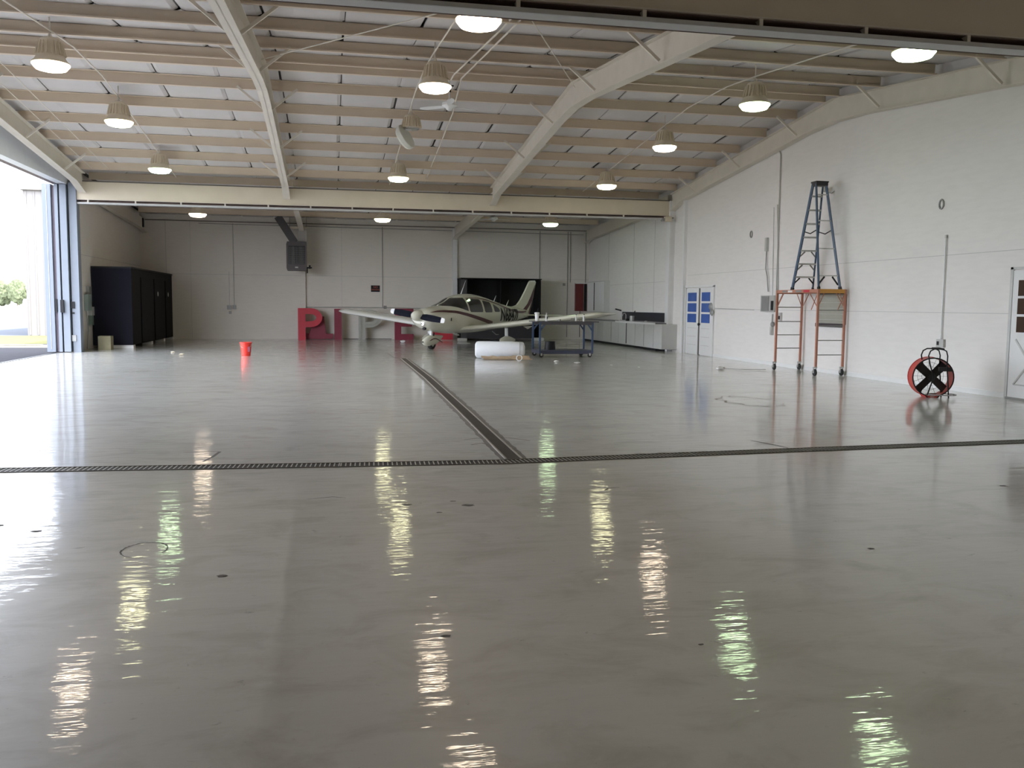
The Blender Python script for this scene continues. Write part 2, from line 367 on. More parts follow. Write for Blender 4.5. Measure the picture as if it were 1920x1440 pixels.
# rear bay rafters
for x, lb in ((5.2, 'short rear bay rafter near the small rear ceiling fan'), (-1.12, 'short rear bay rafter above the grey unit heater'), (XR-0.15, 'short rear bay rafter against the right wall'), (XL+0.2, 'short rear bay rafter against the left wall')):
    r = thing('rafter', lb, 'rafter', (x, 33, 0), 'roof rafters', kind='structure')
    ya, yb = YH+.3, YB-.02; T = lambda y: rb(y)
    Bf = lambda y: T(y)-0.44
    part('web', MB().prism([(ya, T(ya)), (yb, T(yb)), (yb, Bf(yb)-.12), (yb-.6, Bf(yb)), (ya, Bf(ya))], x-.008, x+.008, 'yz'), RAFT, r)
    part('bottom_flange', MB().bar((x, ya, Bf(ya)), (x, yb-.6, Bf(yb)), 0.2, 0.016).bar((x, yb-.6, Bf(yb)), (x, yb, Bf(yb)-.12), 0.2, 0.016), RAFT, r)
# header beams with hanging door track
def header(yf, label, x0, x1, zb0, zb1, zt, brk):
    h = thing('header_beam', label, 'beam', (0, yf, zb0), 'header beams', kind='structure')
    b = MB().add([(x0,yf,zb0),(x1,yf,zb1),(x1,yf+.24,zb1),(x0,yf+.24,zb0),(x0,yf,zt),(x1,yf,zt),(x1,yf+.24,zt),(x0,yf+.24,zt)],
        [(0,3,2,1),(4,5,6,7),(0,1,5,4),(1,2,6,5),(2,3,7,6),(3,0,4,7)])
    part('beam_web', b, STEEL, h)
    part('top_lip', MB().box((x0, yf-.02, zt), (x1, yf+.27, zt+.03)), mat('dark brown steel', (0.12, 0.10, 0.085), 0.6), h)
    part('bottom_lip', MB().bar((x0, yf-.005, zb0+.006), (x1, yf-.005, zb1+.006), .02, .012), RAFT, h)
    dz0, dz1 = zb0-0.063, zb1-0.063
    part('track_rail', MB().bar((x0, yf+.10, dz0-.03), (x1-.3, yf+.10, dz1-.03), 0.19, 0.05).bar((x0, yf+.0, dz0-.028), (x1-.3, yf+.0, dz1-.034), 0.014, 0.045), mat('grey door track', (0.50, 0.50, 0.49), 0.5), h)
    part('gap_plate', MB().bar((x0, yf+.215, (zb0+dz0)/2-.03), (x1-.05, yf+.215, (zb1+dz1)/2-.03), .01, .12).bar((x0, yf+.12, zb0-.004), (x1-.05, yf+.12, zb1-.004), .20, .006), mat('dark brown recess', (.26, .19, .17), .7, spec=.2), h)
    bm_ = MB().prism([(yf+.0, 0), (yf+.12, 0), (yf+.02, -0.09), (yf, -0.09)], -0.02, 0.02, 'yz').mesh('track_bracket', RAFT)
    for x in brk:
        zz = zb0+(zb1-zb0)*(x-x0)/(x1-x0)
        inst(bm_, 'track_bracket', h, (x, 0, zz+0.01))
    return h
header(YF, 'tan header beam nearest the photographer, across the top of the view', XL, XR-.05, 4.45, 4.45, 4.99, [-5.6, -4.35, -3.1, -1.85, -0.65, 0.57, 1.81, 3.1, 4.36, 5.56, 6.79, 8.0, 9.3])
header(YH, 'cream header beam between the main hangar and the rear bay', XL+.1, XR-.02, 4.43, 4.47, 4.95, [-6.9, -5.6, -4.33]+[-3.08+1.25*k for k in range(11)])
for (ya, yb) in ((YF-.05, YF+.2),):
    pass
# pilasters / columns
b = MB().box((XR-.16, YH-.05, 0), (XR, YH+.3, 4.96)).box((XR-.20, YH-.07, 0), (XR-.12, YH+.02, 4.96)).box((XR-.10, 27.1, 0), (XR, 27.25, 4.9))
o = part('trim_1', b, WHITE); tag(o, 'white steel column where the header beam meets the right wall', 'column', kind='structure')
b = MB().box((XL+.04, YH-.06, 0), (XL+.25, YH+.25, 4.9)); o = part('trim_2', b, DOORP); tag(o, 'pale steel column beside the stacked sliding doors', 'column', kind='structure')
b = MB().box((5.1, YB-.16, 0), (5.3, YB, 4.7)); o = part('trim_3', b, WHITE); tag(o, 'white column on the back wall beside the black booth', 'column', kind='structure')
b = MB().box((-1.2, YB-.14, 0), (-1.02, YB, 4.7)); o = part('trim_4', b, WALLB); tag(o, 'column on the back wall under the unit heater', 'column', kind='structure')
o = part('trim_5', MB().box((XL, YB-.05, 4.74), (XR, YB-.02, 4.77)), MATS['dark brown steel']); tag(o, 'dark eave angle along the top of the back wall', 'trim', kind='structure')
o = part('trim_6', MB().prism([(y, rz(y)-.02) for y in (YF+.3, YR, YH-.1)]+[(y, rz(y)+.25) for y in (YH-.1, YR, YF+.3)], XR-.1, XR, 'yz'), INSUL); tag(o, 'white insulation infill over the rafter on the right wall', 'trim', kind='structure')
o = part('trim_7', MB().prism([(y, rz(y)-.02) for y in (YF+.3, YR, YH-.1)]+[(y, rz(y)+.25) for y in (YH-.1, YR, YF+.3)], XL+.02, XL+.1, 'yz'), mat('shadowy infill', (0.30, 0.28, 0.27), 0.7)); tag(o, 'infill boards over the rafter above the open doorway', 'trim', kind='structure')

# doors in the right wall
def leaf(d, y0, y1, ztop, nm, panes, pmat, cross=False):
    l = part('door_leaf', MB().box((XR-.035, y0, .02), (XR-.003, y1, ztop)), WHITE, d)
    wy = (y1-y0); m0 = y0+wy*.16; m1 = y1-wy*.14
    for (za, zb) in panes: part('pane', MB().box((XR-.045, m0, za), (XR-.034, m1, zb)), pmat, l)
    if cross:
        part('cross_buck', MB().bar((XR-.04, m0, .25), (XR-.04, m1, 1.0), .012, .03).bar((XR-.04, m1, .25), (XR-.04, m0, 1.0), .012, .03).bar((XR-.04, m0, .25), (XR-.04, m1, .25), .012, .02), LGREY, l)
    else:
        for z in (0.3, 0.56, 0.82): part('rail_groove', MB().box((XR-.038, m0, z), (XR-.034, m1, z+.012)), MATS['grey seam'], l)
    return l
BLUEP = mat('blue window pane', (0.055, 0.11, 0.33), 0.12, var=0.3, scale=3, emit=(0.05, 0.12, 0.40, 0.05))  # faint emission puts a backlit glow into the pane colour
d = thing('door_1', 'white double door with six blue window panes in the right wall', 'door', (XR, 25.9, 0), kind='structure')
pz = [(1.66, 1.93), (1.33, 1.60), (1.0, 1.27)]
leaf(d, 25.98, 26.95, 2.06, 'far', pz, BLUEP); leaf(d, 24.98, 25.86, 2.06, 'near', pz, BLUEP)
part('meeting_gap', MB().box((XR-.02, 25.86, 0), (XR, 25.98, 2.06)), mat('dark gap', (0.09, 0.085, 0.08), .8), d)
part('door_frame', MB().box((XR-.05, 24.86, 0), (XR, 24.95, 2.12)).box((XR-.05, 26.98, 0), (XR, 27.06, 2.12)).box((XR-.05, 24.86, 2.09), (XR, 27.06, 2.15)), WHITE, d)
part('door_knob', MB().lathe((XR-.07, 25.84, .95), [(.01, -.04), (.04, -.03), (.045, 0), (.03, .03), (.015, .05)], 12, 'x'), BLACK, d, True)
d = thing('door_2', 'white half glazed door at the right edge with dark amber panes', 'door', (XR, 12.5, 0), kind='structure')
AMB = mat('dark amber pane', (0.055, 0.03, 0.018), 0.2, var=0.4, scale=4)
l = leaf(d, 12.05, 12.98, 2.14, 'a', [(1.72, 1.98), (1.42, 1.68), (1.12, 1.38)], AMB, True)
part('door_frame', MB().box((XR-.03, 13.0, 0), (XR, 13.06, 2.2)).box((XR-.03, 11.97, 0), (XR, 12.03, 2.2)).box((XR-.03, 11.97, 2.16), (XR, 13.06, 2.2)), LGREY, d)
part('threshold', MB().box((XR-.06, 12.03, 0), (XR-.0, 13.0, .035)), GREY, d)

# sliding doors parked at the far end of the doorway
door = thing('door_3', 'stack of pale sliding hangar doors parked at the end of the doorway', 'door', (XL-.1, 28, 0), kind='structure')
def dleaf(xa, xb, ya, yb, m=BLUEW):
    return part('door_leaf', MB().box((xa, ya, .02), (xb, yb, 4.84)), m, door)
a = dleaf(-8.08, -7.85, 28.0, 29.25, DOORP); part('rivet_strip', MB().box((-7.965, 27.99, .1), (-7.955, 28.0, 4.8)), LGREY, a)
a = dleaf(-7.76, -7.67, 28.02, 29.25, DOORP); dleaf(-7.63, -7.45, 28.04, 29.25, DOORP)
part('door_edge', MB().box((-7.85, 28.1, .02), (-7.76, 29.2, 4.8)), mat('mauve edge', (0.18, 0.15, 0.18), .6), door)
part('handle', MB().box((-7.83, 28.0, 1.18), (-7.77, 28.1, 1.55)), BLACK, door); part('handle', MB().box((-7.68, 27.96, 1.16), (-7.59, 28.02, 1.53)), BLACK, door)

# outdoors
ASP = mat('shaded asphalt', (0.055, 0.055, 0.060), .85, spec=0.0, var=.15, scale=3)
o = part('pavement', MB().box((-60, -30, -.14), (XL-.34, 34.0, -.02)), ASP); tag(o, 'grey asphalt apron outside the open doorway', 'pavement', kind='structure')
o = part('lawn', MB().add([(-60, 34, -.03), (XL-.34, 34, -.03), (XL-.34, 42.3, -.03), (-60, 42.3, -.03)], [(0,1,2,3)]), mat('dry grass strip', (0.12, 0.118, 0.06), .9, spec=0.0, var=.2, scale=3)); tag(o, 'yellow green grass strip outside the doorway', 'lawn', kind='structure')
o = part('road', MB().add([(-90, 42.3, -.03), (-5, 42.3, -.03), (-5, 62, -.03), (-90, 62, -.03)], [(0,1,2,3)]), mat('pale blue road', (0.09, 0.097, 0.11), .8, spec=0.0)); tag(o, 'pale service road beyond the grass strip', 'road', kind='structure')
o = part('field', MB().add([(-900, 62, -.03), (300, 62, -.03), (300, 900, -.03), (-900, 900, -.03)], [(0,1,2,3)]), mat('bleached field', (0.22, 0.22, 0.19), .9)); tag(o, 'bleached open airfield ground in the distance', 'field', kind='structure')
o = part('ground_far', MB().add([(-900, -400, -.16), (300, -400, -.16), (300, 62, -.16), (-900, 62, -.16)], [(0,1,2,3)]), mat('concrete ground', (0.3, 0.3, 0.29), .9)); tag(o, 'concrete ground round the hangars', 'ground', kind='structure')
bl = thing('hangar_building', 'white ribbed metal hangar building standing outside the doorway', 'building', (-10, 44, 0))
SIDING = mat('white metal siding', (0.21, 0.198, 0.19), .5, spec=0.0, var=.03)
part('wall', MB().box((-12.99, 42.4, -.1), (-8.1, 60, 6.25)), SIDING, bl)
part('roof', MB().prism([(-13.1, 6.25), (-8.0, 6.25), (-8.0, 6.5), (-13.1, 6.42)], 42.25, 60.2, 'xz'), mat('pale eave', (0.15, 0.135, 0.125), .5), bl)
rm = MB().box((0, -.03, 0), (.05, 0, 6.2)).mesh('siding_rib', SIDING)
for k in range(15): inst(rm, 'siding_rib', bl, (-12.9+.33*k, 42.4, 0))
LEAF = mat('sunlit leaves', (0.11, 0.125, 0.075), .8, spec=0.0, var=.5, scale=1.2); BARK = mat('bark', (0.2, 0.16, 0.12), .9)
for i, (px, hh) in enumerate([(0, 6.5), (1, 7.2), (2, 6.6), (3, 7.1), (4, 6.4)]):
    cx = -93+px*4.2; cy = 255+((i*37) % 3)
    t = thing('tree', ['distant leafy tree cut off by the picture edge', 'distant leafy tree beside the one at the picture edge', 'distant leafy tree in the middle of the doorway gap', 'distant leafy tree next to the corner of the white building', 'distant leafy tree half hidden by the white building'][i], 'tree', (cx, cy, 0), 'distant trees')
    rn = random.Random(i); bm = bmesh.new(); bmesh.ops.create_icosphere(bm, subdivisions=4, radius=1)
    for v in bm.verts:
        q = v.co.copy(); s = 1+.22*math.sin(5*q.x+i)*math.sin(6*q.z+1.3*i)*math.cos(5*q.y)+rn.uniform(-.10, .10)
        v.co = Vector((q.x*2.15*s, q.y*1.9*s, q.z*3.1*s+hh-3.3))
    me = bpy.data.meshes.new('crown'); bm.to_mesh(me); bm.free(); me.materials.append(LEAF)
    c = bpy.data.objects.new('crown', me); col.objects.link(c); c.parent = t
    part('trunk', MB().cyl((cx, cy, 0), (cx, cy, hh-2.5), .16, 8), BARK, t)

# ================================================================ LAMPS
LENS = mat('glowing lamp lens, rosy', (0.9, 0.9, 0.85), .3, emit=(1.0, 0.80, 0.60, 12.5))
LENSY = mat('glowing lamp lens, yellow', (0.9, 0.9, 0.85), .3, emit=(1.0, 0.95, 0.56, 12.0))
LENSG = mat('glowing lamp lens, greenish', (0.9, 0.9, 0.85), .3, emit=(0.72, 1.0, 0.58, 11.5))
def housing(mb_, c):
    mb_.lathe(c, [(.05, .42), (.10, .415), (.15, .39), (.17, .34), (.185, .24), (.20, .15), (.21, .13), (.245, .06), (.29, .015), (.295, 0), (.28, -.005)], 24)
hm = MB(); housing(hm, (0, 0, 0)); hmesh = hm.mesh('lamp_housing', LAMP, True)
rm_ = MB()
for k in range(20):
    t = 2*math.pi*k/20; cs, sn = math.cos(t), math.sin(t)
    rm_.bar((.172*cs, .172*sn, .34), (.222*cs, .222*sn, .13), .014, .04)
ribm = rm_.mesh('cooling_fins', LAMP)
lm = MB().lathe((0, 0, 0), [(.283, .0), (.287, -.02), (.235, -.085), (.16, -.105), (.0, -.112)], 32)
lensm = lm.mesh('lens', LENS, True); lensg = lm.mesh('lens', LENSG, True); lensy = lm.mesh('lens', LENSY, True)
stm = MB().cyl((0, 0, .48), (0, 0, .62), .013, 8).lathe((0, 0, .5), [(.03, 0), (.03, .03), (.012, .06)], 10).mesh('stem', RAFT)
COLX = (-4.44, 1.85, 7.99); ROWY = (11.4, 16.2, 20.92, 25.56, 32.4); ROWZ = (5.06, 5.36, 5.36, 5.02, 4.50)
cn = ('over the left side', 'in the middle row', 'in the row near the right wall')
rn_ = ('nearest the photographer', 'second from the photographer', 'third from the photographer', 'just before the header beam', 'in the rear bay')
for ci, X in enumerate(COLX):
    for ri, Y in enumerate(ROWY):
        if (ci, ri) == (0, 0): continue
        Z = ROWZ[ri]
        dx = {(0, 1): -.02, (1, 3): .04, (1, 4): -.02}.get((ci, ri), 0); X_ = X+dx
        off = (ci, ri) == (1, 2)
        if off:
            Z = 5.40
            t = thing('high_bay_lamp', 'unlit high bay lamp with its lens hanging open beside it', 'lamp', (X_, Y, Z), 'high bay lamps')
            ob = MB().lathe((X_, Y, Z), [(.05, .42), (.10, .415), (.15, .39), (.17, .34), (.185, .24), (.21, .12), (.19, .12), (.16, .2), (.0, .22)], 24)
            part('lamp_housing', ob, LAMP, t, True); inst(ribm, 'cooling_fins', t, (X_, Y, Z))
            part('reflector_rim', MB().lathe((X_, Y, Z), [(.18, .13), (.18, .09), (.15, .08), (.12, .12)], 20), mat('bright aluminium', (0.75, 0.75, 0.77), .25, .9), t, True)
            l = part('hanging_lens', MB().lathe((0, 0, 0), [(.283, .1), (.295, .09), (.285, .0), (.24, -.05), (.16, -.07), (.0, -.08)], 28), mat('pale dead lens', (0.62, 0.62, 0.54), .35), t, True, label='pale dead lens hanging open', local=True)
            l.location = (-.18, 0.0, -.12); l.rotation_euler = (R(10), R(62), R(-20))
            part('hinge_wire', MB().tube([(X_-.17, Y, Z+.11), (X_-.2, Y, Z+.02)], .006, 6), GREY, t)
        else:
            t = thing('high_bay_lamp', 'lit lamp %s, %s' % (cn[ci], rn_[ri]), 'lamp', (X_, Y, Z), 'high bay lamps')
            inst(hmesh, 'lamp_housing', t, (X_, Y, Z)); inst(ribm, 'cooling_fins', t, (X_, Y, Z))
            hue = {(2, 0): lensg, (2, 1): lensg, (2, 4): lensg, (0, 3): lensg, (1, 3): lensy, (0, 2): lensy, (2, 3): lensy, (1, 4): lensy}
            inst(hue.get((ci, ri), lensm), 'lens', t, (X_, Y, Z))
        top = (rz(Y) if ri < 4 else rb(Y))+.20
        part('stem', MB().cyl((X_, Y, Z+.41), (X_, Y, top), .013, 8).lathe((X_, Y, Z+.415), [(.035, 0), (.035, .03), (.012, .08)], 10), RAFT, t)

for k, X in enumerate(COLX):  # lamps added out of view to brighten the near floor and front header
    if k == 0: continue
    t = thing('high_bay_lamp', 'unseen lamp added to brighten the nearest bay, ' + ('left', 'middle', 'right')[k], 'lamp', (X, 2.5, 4.75), 'high bay lamps')
    inst(hmesh, 'lamp_housing', t, (X, 2.5, 4.75)); inst(lensm, 'lens', t, (X, 2.5, 4.75)); part('stem', MB().cyl((X, 2.5, 5.16), (X, 2.5, 5.45), .013, 8), RAFT, t)
# ================================================================ CONDUITS AND RODS UNDER THE ROOF
def line(name, pts, r, m, label, cat='pipe', group=None):
    return solo(name, MB().tube(pts, r, 6), m, label, cat, loc=tuple(pts[0]), group=group)
def roofpts(x, y0, y1, dz=-.03):
    ys = [y0]+([YR] if y0 < YR < y1 else [])+[y1]; ys = [y0, YR-2.5, YR-1, YR+1, YR+2.5, y1]; return [(x, y, rz(y)+dz-(.03 if abs(y-YR) < 1.5 else 0)) for y in ys]
line('conduit', roofpts(-4.44, 9.2, 28.1), .014, RAFT, 'painted conduit feeding the left row of lamps', group='roof conduits')
line('conduit', roofpts(1.80, 9.2, 28.1), .014, RAFT, 'painted conduit feeding the middle row of lamps', group='roof conduits')
line('conduit', roofpts(7.99, 9.2, 28.1), .014, RAFT, 'painted conduit feeding the row of lamps near the right wall', group='roof conduits')
line('conduit', [(2.62, 9.4, 5.33), (2.60, 13.8, 5.70), (2.40, 17.8, 5.98), (2.40, 18.2, 5.98)], .016, RAFT, 'conduit ending at the ceiling fan, left of a matching pair', group='roof conduits')
line('conduit', [(2.78, 9.4, 5.33), (2.74, 13.8, 5.70), (2.62, 18.3, 6.04), (2.80, 20.9, 5.90), (2.90, 28.1, 5.27)], .016, RAFT, 'conduit passing the ceiling fan to the header beam, right of a matching pair', group='roof conduits')
line('brace_rod', [(-1.2, 17.3, 5.92), (2.1, 12.0, 5.52)], .009, RAFT, 'thin cross brace rod running up from the left rafter', 'rod', 'roof brace rods')
line('brace_rod', [(5.0, 18.3, 6.0), (2.1, 11.0, 5.45)], .009, RAFT, 'thin cross brace rod running to the right rafter', 'rod', 'roof brace rods')
line('hanging_wire', [(-5.7, 12, 5.55), (-5.75, 17.4, 5.78), (-6.2, 27.9, 5.25)], .008, RAFT, 'long thin wire over the doorway side, right of the pair', 'wire', 'door side wires')
line('hanging_wire', [(-6.1, 12, 5.55), (-6.2, 18.0, 5.78), (-6.65, 27.9, 5.25)], .008, RAFT, 'long thin wire over the doorway side, left of the pair', 'wire', 'door side wires')

# ceiling fans
def ceiling_fan(x, y, z, zt, label, a0, sc_=1.0, cable=True):
    t = thing('ceiling_fan', label, 'fan', (x, y, z), 'ceiling fans')
    part('downrod', MB().cyl((x, y, z+.08), (x, y, zt), .014, 8), WHITE, t)
    part('motor', MB().lathe((x, y, z), [(.03, .14), (.06, .10), (.15*sc_, .06), (.16*sc_, .0), (.09, -.04), (.05, -.09), (.0, -.1)], 20), WHITE, t, True)
    if cable: part('bracket', MB().box((x-.03, y-.03, z+.28), (x+.03, y+.03, z+.42)).box((x-.05, y-.02, z+.40), (x+.09, y+.02, z+.42)), BLACK, t)
    for k in range(3):
        a = a0+k*2*math.pi/3; ca, sa = math.cos(a), math.sin(a); b = MB(); vs = []
        for (r, wd) in ((.12, .03), (.2, .05), (.35, .075), (.55, .08), (.66, .05), (.70, .01)):
            r *= sc_
            for s, dz in ((-1, -.012), (1, .012)): vs.append((x+r*ca-s*wd*sa, y+r*sa+s*wd*ca, z-.01+dz))
        n = len(vs); vs += [(p[0], p[1], p[2]+.006) for p in vs]; fs = []
        for i in range(5): q = 2*i; fs += [(q, q+1, q+3, q+2), (q+n, q+2+n, q+3+n, q+1+n), (q, q+2, q+2+n, q+n), (q+1, q+1+n, q+3+n, q+3)]
        b.add(vs, fs); part('blade', b, WHITE, t)
ceiling_fan(2.46, 18.9, 5.62, 6.12, 'white three blade ceiling fan under the roof ridge', R(25))
ceiling_fan(6.05, 33.5, 4.72, 5.0, 'small white ceiling fan in the rear bay', R(20), 1.0, False)

# ================================================================ SCAFFOLD AND LADDER
X0, X1, Y0, Y1 = 10.45, 11.10, 17.85, 19.68
sca = thing('rolling_scaffold', 'orange rolling scaffold standing on casters against the right wall', 'scaffold', ((X0+X1)/2, (Y0+Y1)/2, 0))
for (x, y) in ((X0, Y0), (X1, Y0), (X0, Y1), (X1, Y1)):
    part('post', MB().bar((x, y, .2), (x, y, 1.9), .045, .045, up=(0,1,0)), ORANGE if (y == Y1) else ORANGE, sca)
    c = part('caster', MB().lathe((x-.02, y, .075), [(.0, -.02), (.05, -.022), (.075, -.016), (.075, .016), (.05, .022), (.0, .02)], 18, 'x'), RUB, sca)
    part('fork', MB().box((x-.055, y-.02, .06), (x-.047, y+.02, .19)).box((x+.005, y-.02, .06), (x+.013, y+.02, .19)).box((x-.055, y-.03, .17), (x+.025, y+.03, .20)), LGREY, c)
for y in (Y0, Y1):
    for z in (.52, .84, 1.16, 1.50) if y == Y1 else (.46, .78, 1.10, 1.44):
        part('rung', MB().cyl((X0+.02, y, z), (X1-.02, y, z), .011, 8), GREY, sca)
    part('end_plate', MB().bar((X0, y, 1.86), (X1, y, 1.86), .03, .09), OYEL if y == Y0 else ORANGE, sca)
    for xa_, xb_ in ((X0+.02, X0+.14), (X1-.02, X1-.14)): part('knee_brace', MB().bar((xa_, y, 1.55), (xb_, y, 1.82), .014, .014), ORANGE, sca)
for x in (X0, X1):
    part('side_rail', MB().bar((x, Y0, 1.865), (x, Y1, 1.865), .035, .075), ORANGE, sca)
    for pa_, pb_ in (((x, Y0+.02, 1.5), (x, Y0+.36, 1.82)), ((x+.016, Y0+.3, 1.45), (x+.016, Y0+.05, 1.82)), ((x, Y1-.02, 1.5), (x, Y1-.3, 1.82))): part('cross_brace', MB().bar(pa_, pb_, .014, .014), ORANGE, sca)
part('deck', MB().box((X0+.03, Y0+.05, 1.87), (X1-.03, Y1-.05, 1.895)), OYEL, sca)
for ya, yb, mm in ((18.2, 18.45, RED), (18.55, 18.8, GREY), (18.95, 19.15, WHITE), (19.2, 19.4, GREY)):
    part('sticker', MB().box((X0-.021, ya, 1.842), (X0-.018, yb, 1.888)), mm, sca)
lad = thing('step_ladder', 'blue fibreglass step ladder open on top of the orange scaffold', 'ladder', (10.75, 18.5, 1.895))
ZT, ZB_ = 4.27, 1.897
feetF = ((10.52, 19.12), (11.04, 19.12)); topF = ((10.60, 18.50), (10.84, 18.50))
feetB = ((10.50, 17.93), (11.02, 17.93)); topB = ((10.60, 18.38), (10.84, 18.38))
def lp(f, t, z): k = (z-ZB_)/(ZT-ZB_); return (f[0]+(t[0]-f[0])*k, f[1]+(t[1]-f[1])*k, z)
for s in (0, 1):
    for (F, T_, nm, wd) in ((feetF, topF, 'side_rail', .07), (feetB, topB, 'rear_rail', .05)):
        rail = part(nm, MB().bar(lp(F[s], T_[s], ZB_+.02), lp(F[s], T_[s], ZT), .028, wd), LBLUE, lad)
        part('foot', MB().bar(lp(F[s], T_[s], ZB_), lp(F[s], T_[s], ZB_+.06), .04, wd+.02), RUB, rail)
    for z in (2.9, ):
        a, b_ = lp(feetF[s], topF[s], 3.22), lp(feetB[s], topB[s], 3.22); m_ = ((a[0]+b_[0])/2, (a[1]+b_[1])/2, 3.15)
        part('spreader', MB().bar(a, m_, .01, .022).bar(m_, b_, .01, .022), BLACK, lad)
part('top_cap', MB().box((10.575, 18.32, ZT), (10.875, 18.56, ZT+.03)).box((10.585, 18.33, ZT-.07), (10.865, 18.55, ZT)), mat('black ladder cap', (.03, .028, .035), .5), lad)
for k in range(7):
    z = ZB_+.30+.298*k; a, b_ = lp(feetF[0], topF[0], z), lp(feetF[1], topF[1], z)
    part('step', MB().box((a[0], a[1]-.05, z-.018), (b_[0], a[1]+.03, z+.018)), LGREY, lad)
    if k in (0, 1, 2):
        for xa_, xb_ in ((a[0]+.13, a[0]-.015), (b_[0]-.13, b_[0]+.015)): part('knee_brace', MB().bar((xa_, a[1], z-.02), (xb_, a[1]+.02, z-.16), .012, .03), BLACK if k == 0 else GREY, lad)
for z in (2.2, 2.8, 3.42, 4.0):
    a, b_ = lp(feetB[0], topB[0], z), lp(feetB[1], topB[1], z)
    part('rear_brace', MB().box((a[0], a[1]-.01, z-.012), (b_[0], a[1]+.01, z+.012)), LGREY, lad)
a, b_ = lp(feetB[0], topB[0], 2.2), lp(feetB[1], topB[1], 2.2)
for xa_, xb_ in ((a[0]+.15, a[0]), (b_[0]-.15, b_[0])): part('knee_brace', MB().bar((xa_, a[1], 2.18), (xb_, a[1], 2.0), .012, .035), BLACK, lad)

# wall window behind the scaffold
win = thing('window_1', 'dark framed interior window in the right wall behind the scaffold', 'window', (XR, 18.5, 1.1), kind='structure')
ya, yb, za, zb = 17.95, 19.05, 1.12, 1.80
part('pane', MB().box((XR-.02, ya, za), (XR-.01, yb, zb)), mat('blind behind glass', (0.36, 0.36, 0.30), .25, var=.1), win)
part('window_frame', MB().box((XR-.05, yb-.03, za), (XR, yb+.04, zb+.03)).box((XR-.07, ya, za-.06), (XR, yb+.04, za+.02)).box((XR-.03, ya-.03, za), (XR, ya, zb)).box((XR-.03, ya, zb), (XR, yb, zb+.03)), mat('dark brown frame', (.05, .04, .045), .5), win)
for k in range(5): part('blind_slat', MB().box((XR-.026, ya+.02, za+.1+.13*k), (XR-.02, yb-.04, za+.11+.13*k)), LGREY, win)

# ================================================================ THINGS ON THE RIGHT WALL
line('conduit', [(XR-.02, 21.15, rz(21)-.2), (XR-.03, 21.3, 5.6), (XR-.03, 21.1, 5.35), (XR-.03, 21.08, 1.75)], .016, LGREY, 'tall vertical conduit on the right wall above the breaker panel', group='wall conduits')
line('conduit', [(XR-.02, 21.2, 4.1), (XR-.02, 21.0, 1.8)], .012, LGREY, 'thin pipe right beside the tallest wall conduit', group='wall conduits')
line('conduit', [(XR-.02, 21.38, 4.05), (XR-.02, 21.3, 1.8)], .008, LGREY, 'thin cable left of the tallest wall conduit', group='wall conduits')
t = thing('cord_reel_box', 'small grey box with a cable curving down above the breaker panel', 'box', (XR, 21.6, 2.8))
part('box', MB().box((XR-.07, 21.62, 2.95), (XR, 21.72, 3.3)), LGREY, t); part('cable', MB().tube([(XR-.04, 21.66, 2.95), (XR-.05, 21.66, 2.5), (XR-.05, 21.56, 2.3), (XR-.04, 21.5, 1.9)], .014, 6), GREY, t)
t = thing('breaker_panel', 'grey breaker panel on the right wall left of the scaffold', 'panel', (XR, 21.4, 1.5))
part('panel_box', MB().box((XR-.10, 21.05, 1.38), (XR, 21.78, 1.80)), LGREY, t); part('panel_door', MB().box((XR-.115, 21.32, 1.40), (XR-.10, 21.70, 1.78)), GREY, t); part('breaker_slot', MB().box((XR-.112, 21.08, 1.42), (XR-.10, 21.2, 1.66)), BLACK, t)
t = thing('switch_box', 'small grey conduit boxes hanging under the breaker panel', 'switch box', (XR, 21.2, 1.1))
part('switch_body', MB().box((XR-.06, 21.2, .78), (XR, 21.3, 1.0)), LGREY, t); part('connector', MB().lathe((XR-.04, 21.2, 1.06), [(.0, -.05), (.06, -.03), (.06, .03), (.0, .05)], 12, 'x'), GREY, t, True); part('conduit_end', MB().cyl((XR-.03, 21.27, 1.0), (XR-.03, 21.25, 1.32), .02, 8), LGREY, t)
t = thing('outlet_box', 'outlet box seen through the far scaffold posts', 'outlet', (XR, 20.85, 1.2)); part('box', MB().box((XR-.05, 20.78, 1.15), (XR, 20.92, 1.36)), LGREY, t); part('socket', MB().box((XR-.056, 20.81, 1.19), (XR-.05, 20.89, 1.28)), BLACK, t)
t = thing('outlet_box', 'outlet box at the foot of a conduit above the red drum fan', 'outlet', (XR, 14.7, .85)); part('box', MB().box((XR-.05, 14.62, .78), (XR, 14.82, .93)), LGREY, t); part('socket', MB().box((XR-.056, 14.74, .82), (XR-.05, 14.80, .89)), BLACK, t)
part('conduit', MB().cyl((XR-.03, 14.72, .93), (XR-.03, 14.72, 2.82), .012, 8).box((XR-.04, 14.70, 2.8), (XR, 14.74, 2.86)), LGREY, t)
for (y, z, lb) in ((14.92, 3.44, 'grey ring shaped wall plug high above the drum fan'), (22.62, 3.46, 'grey ring shaped wall plug left of the tall conduit')):
    solo('wall_ring', MB().tube([(XR-.01, y+.06*math.cos(k*.524), z+.085*math.sin(k*.524)) for k in range(12)], .018, 6, True), GREY, lb, 'ring', (XR, y, z), group='wall rings')
t = thing('horn_lamp', 'grey two-lobed horn fixture right beside the blue paned double door', 'fixture', (XR, 25.0, 1.45))
part('bell', MB().lathe((XR-.06, 25.0, 1.50), [(.0, -.05), (.07, -.04), (.12, 0), (.07, .04), (0, .05)], 14, 'x').lathe((XR-.06, 24.92, 1.33), [(.0, -.05), (.07, -.04), (.11, 0), (.07, .04), (0, .05)], 14, 'x'), GREY, t, True)
part('mount', MB().box((XR-.04, 25.0, 1.36), (XR, 25.14, 1.5)), GREY, t)
part('cable', MB().tube([(XR-.02, 24.8, 1.45), (XR-.02, 22.3, 1.42)], .006, 6), GREY, t)
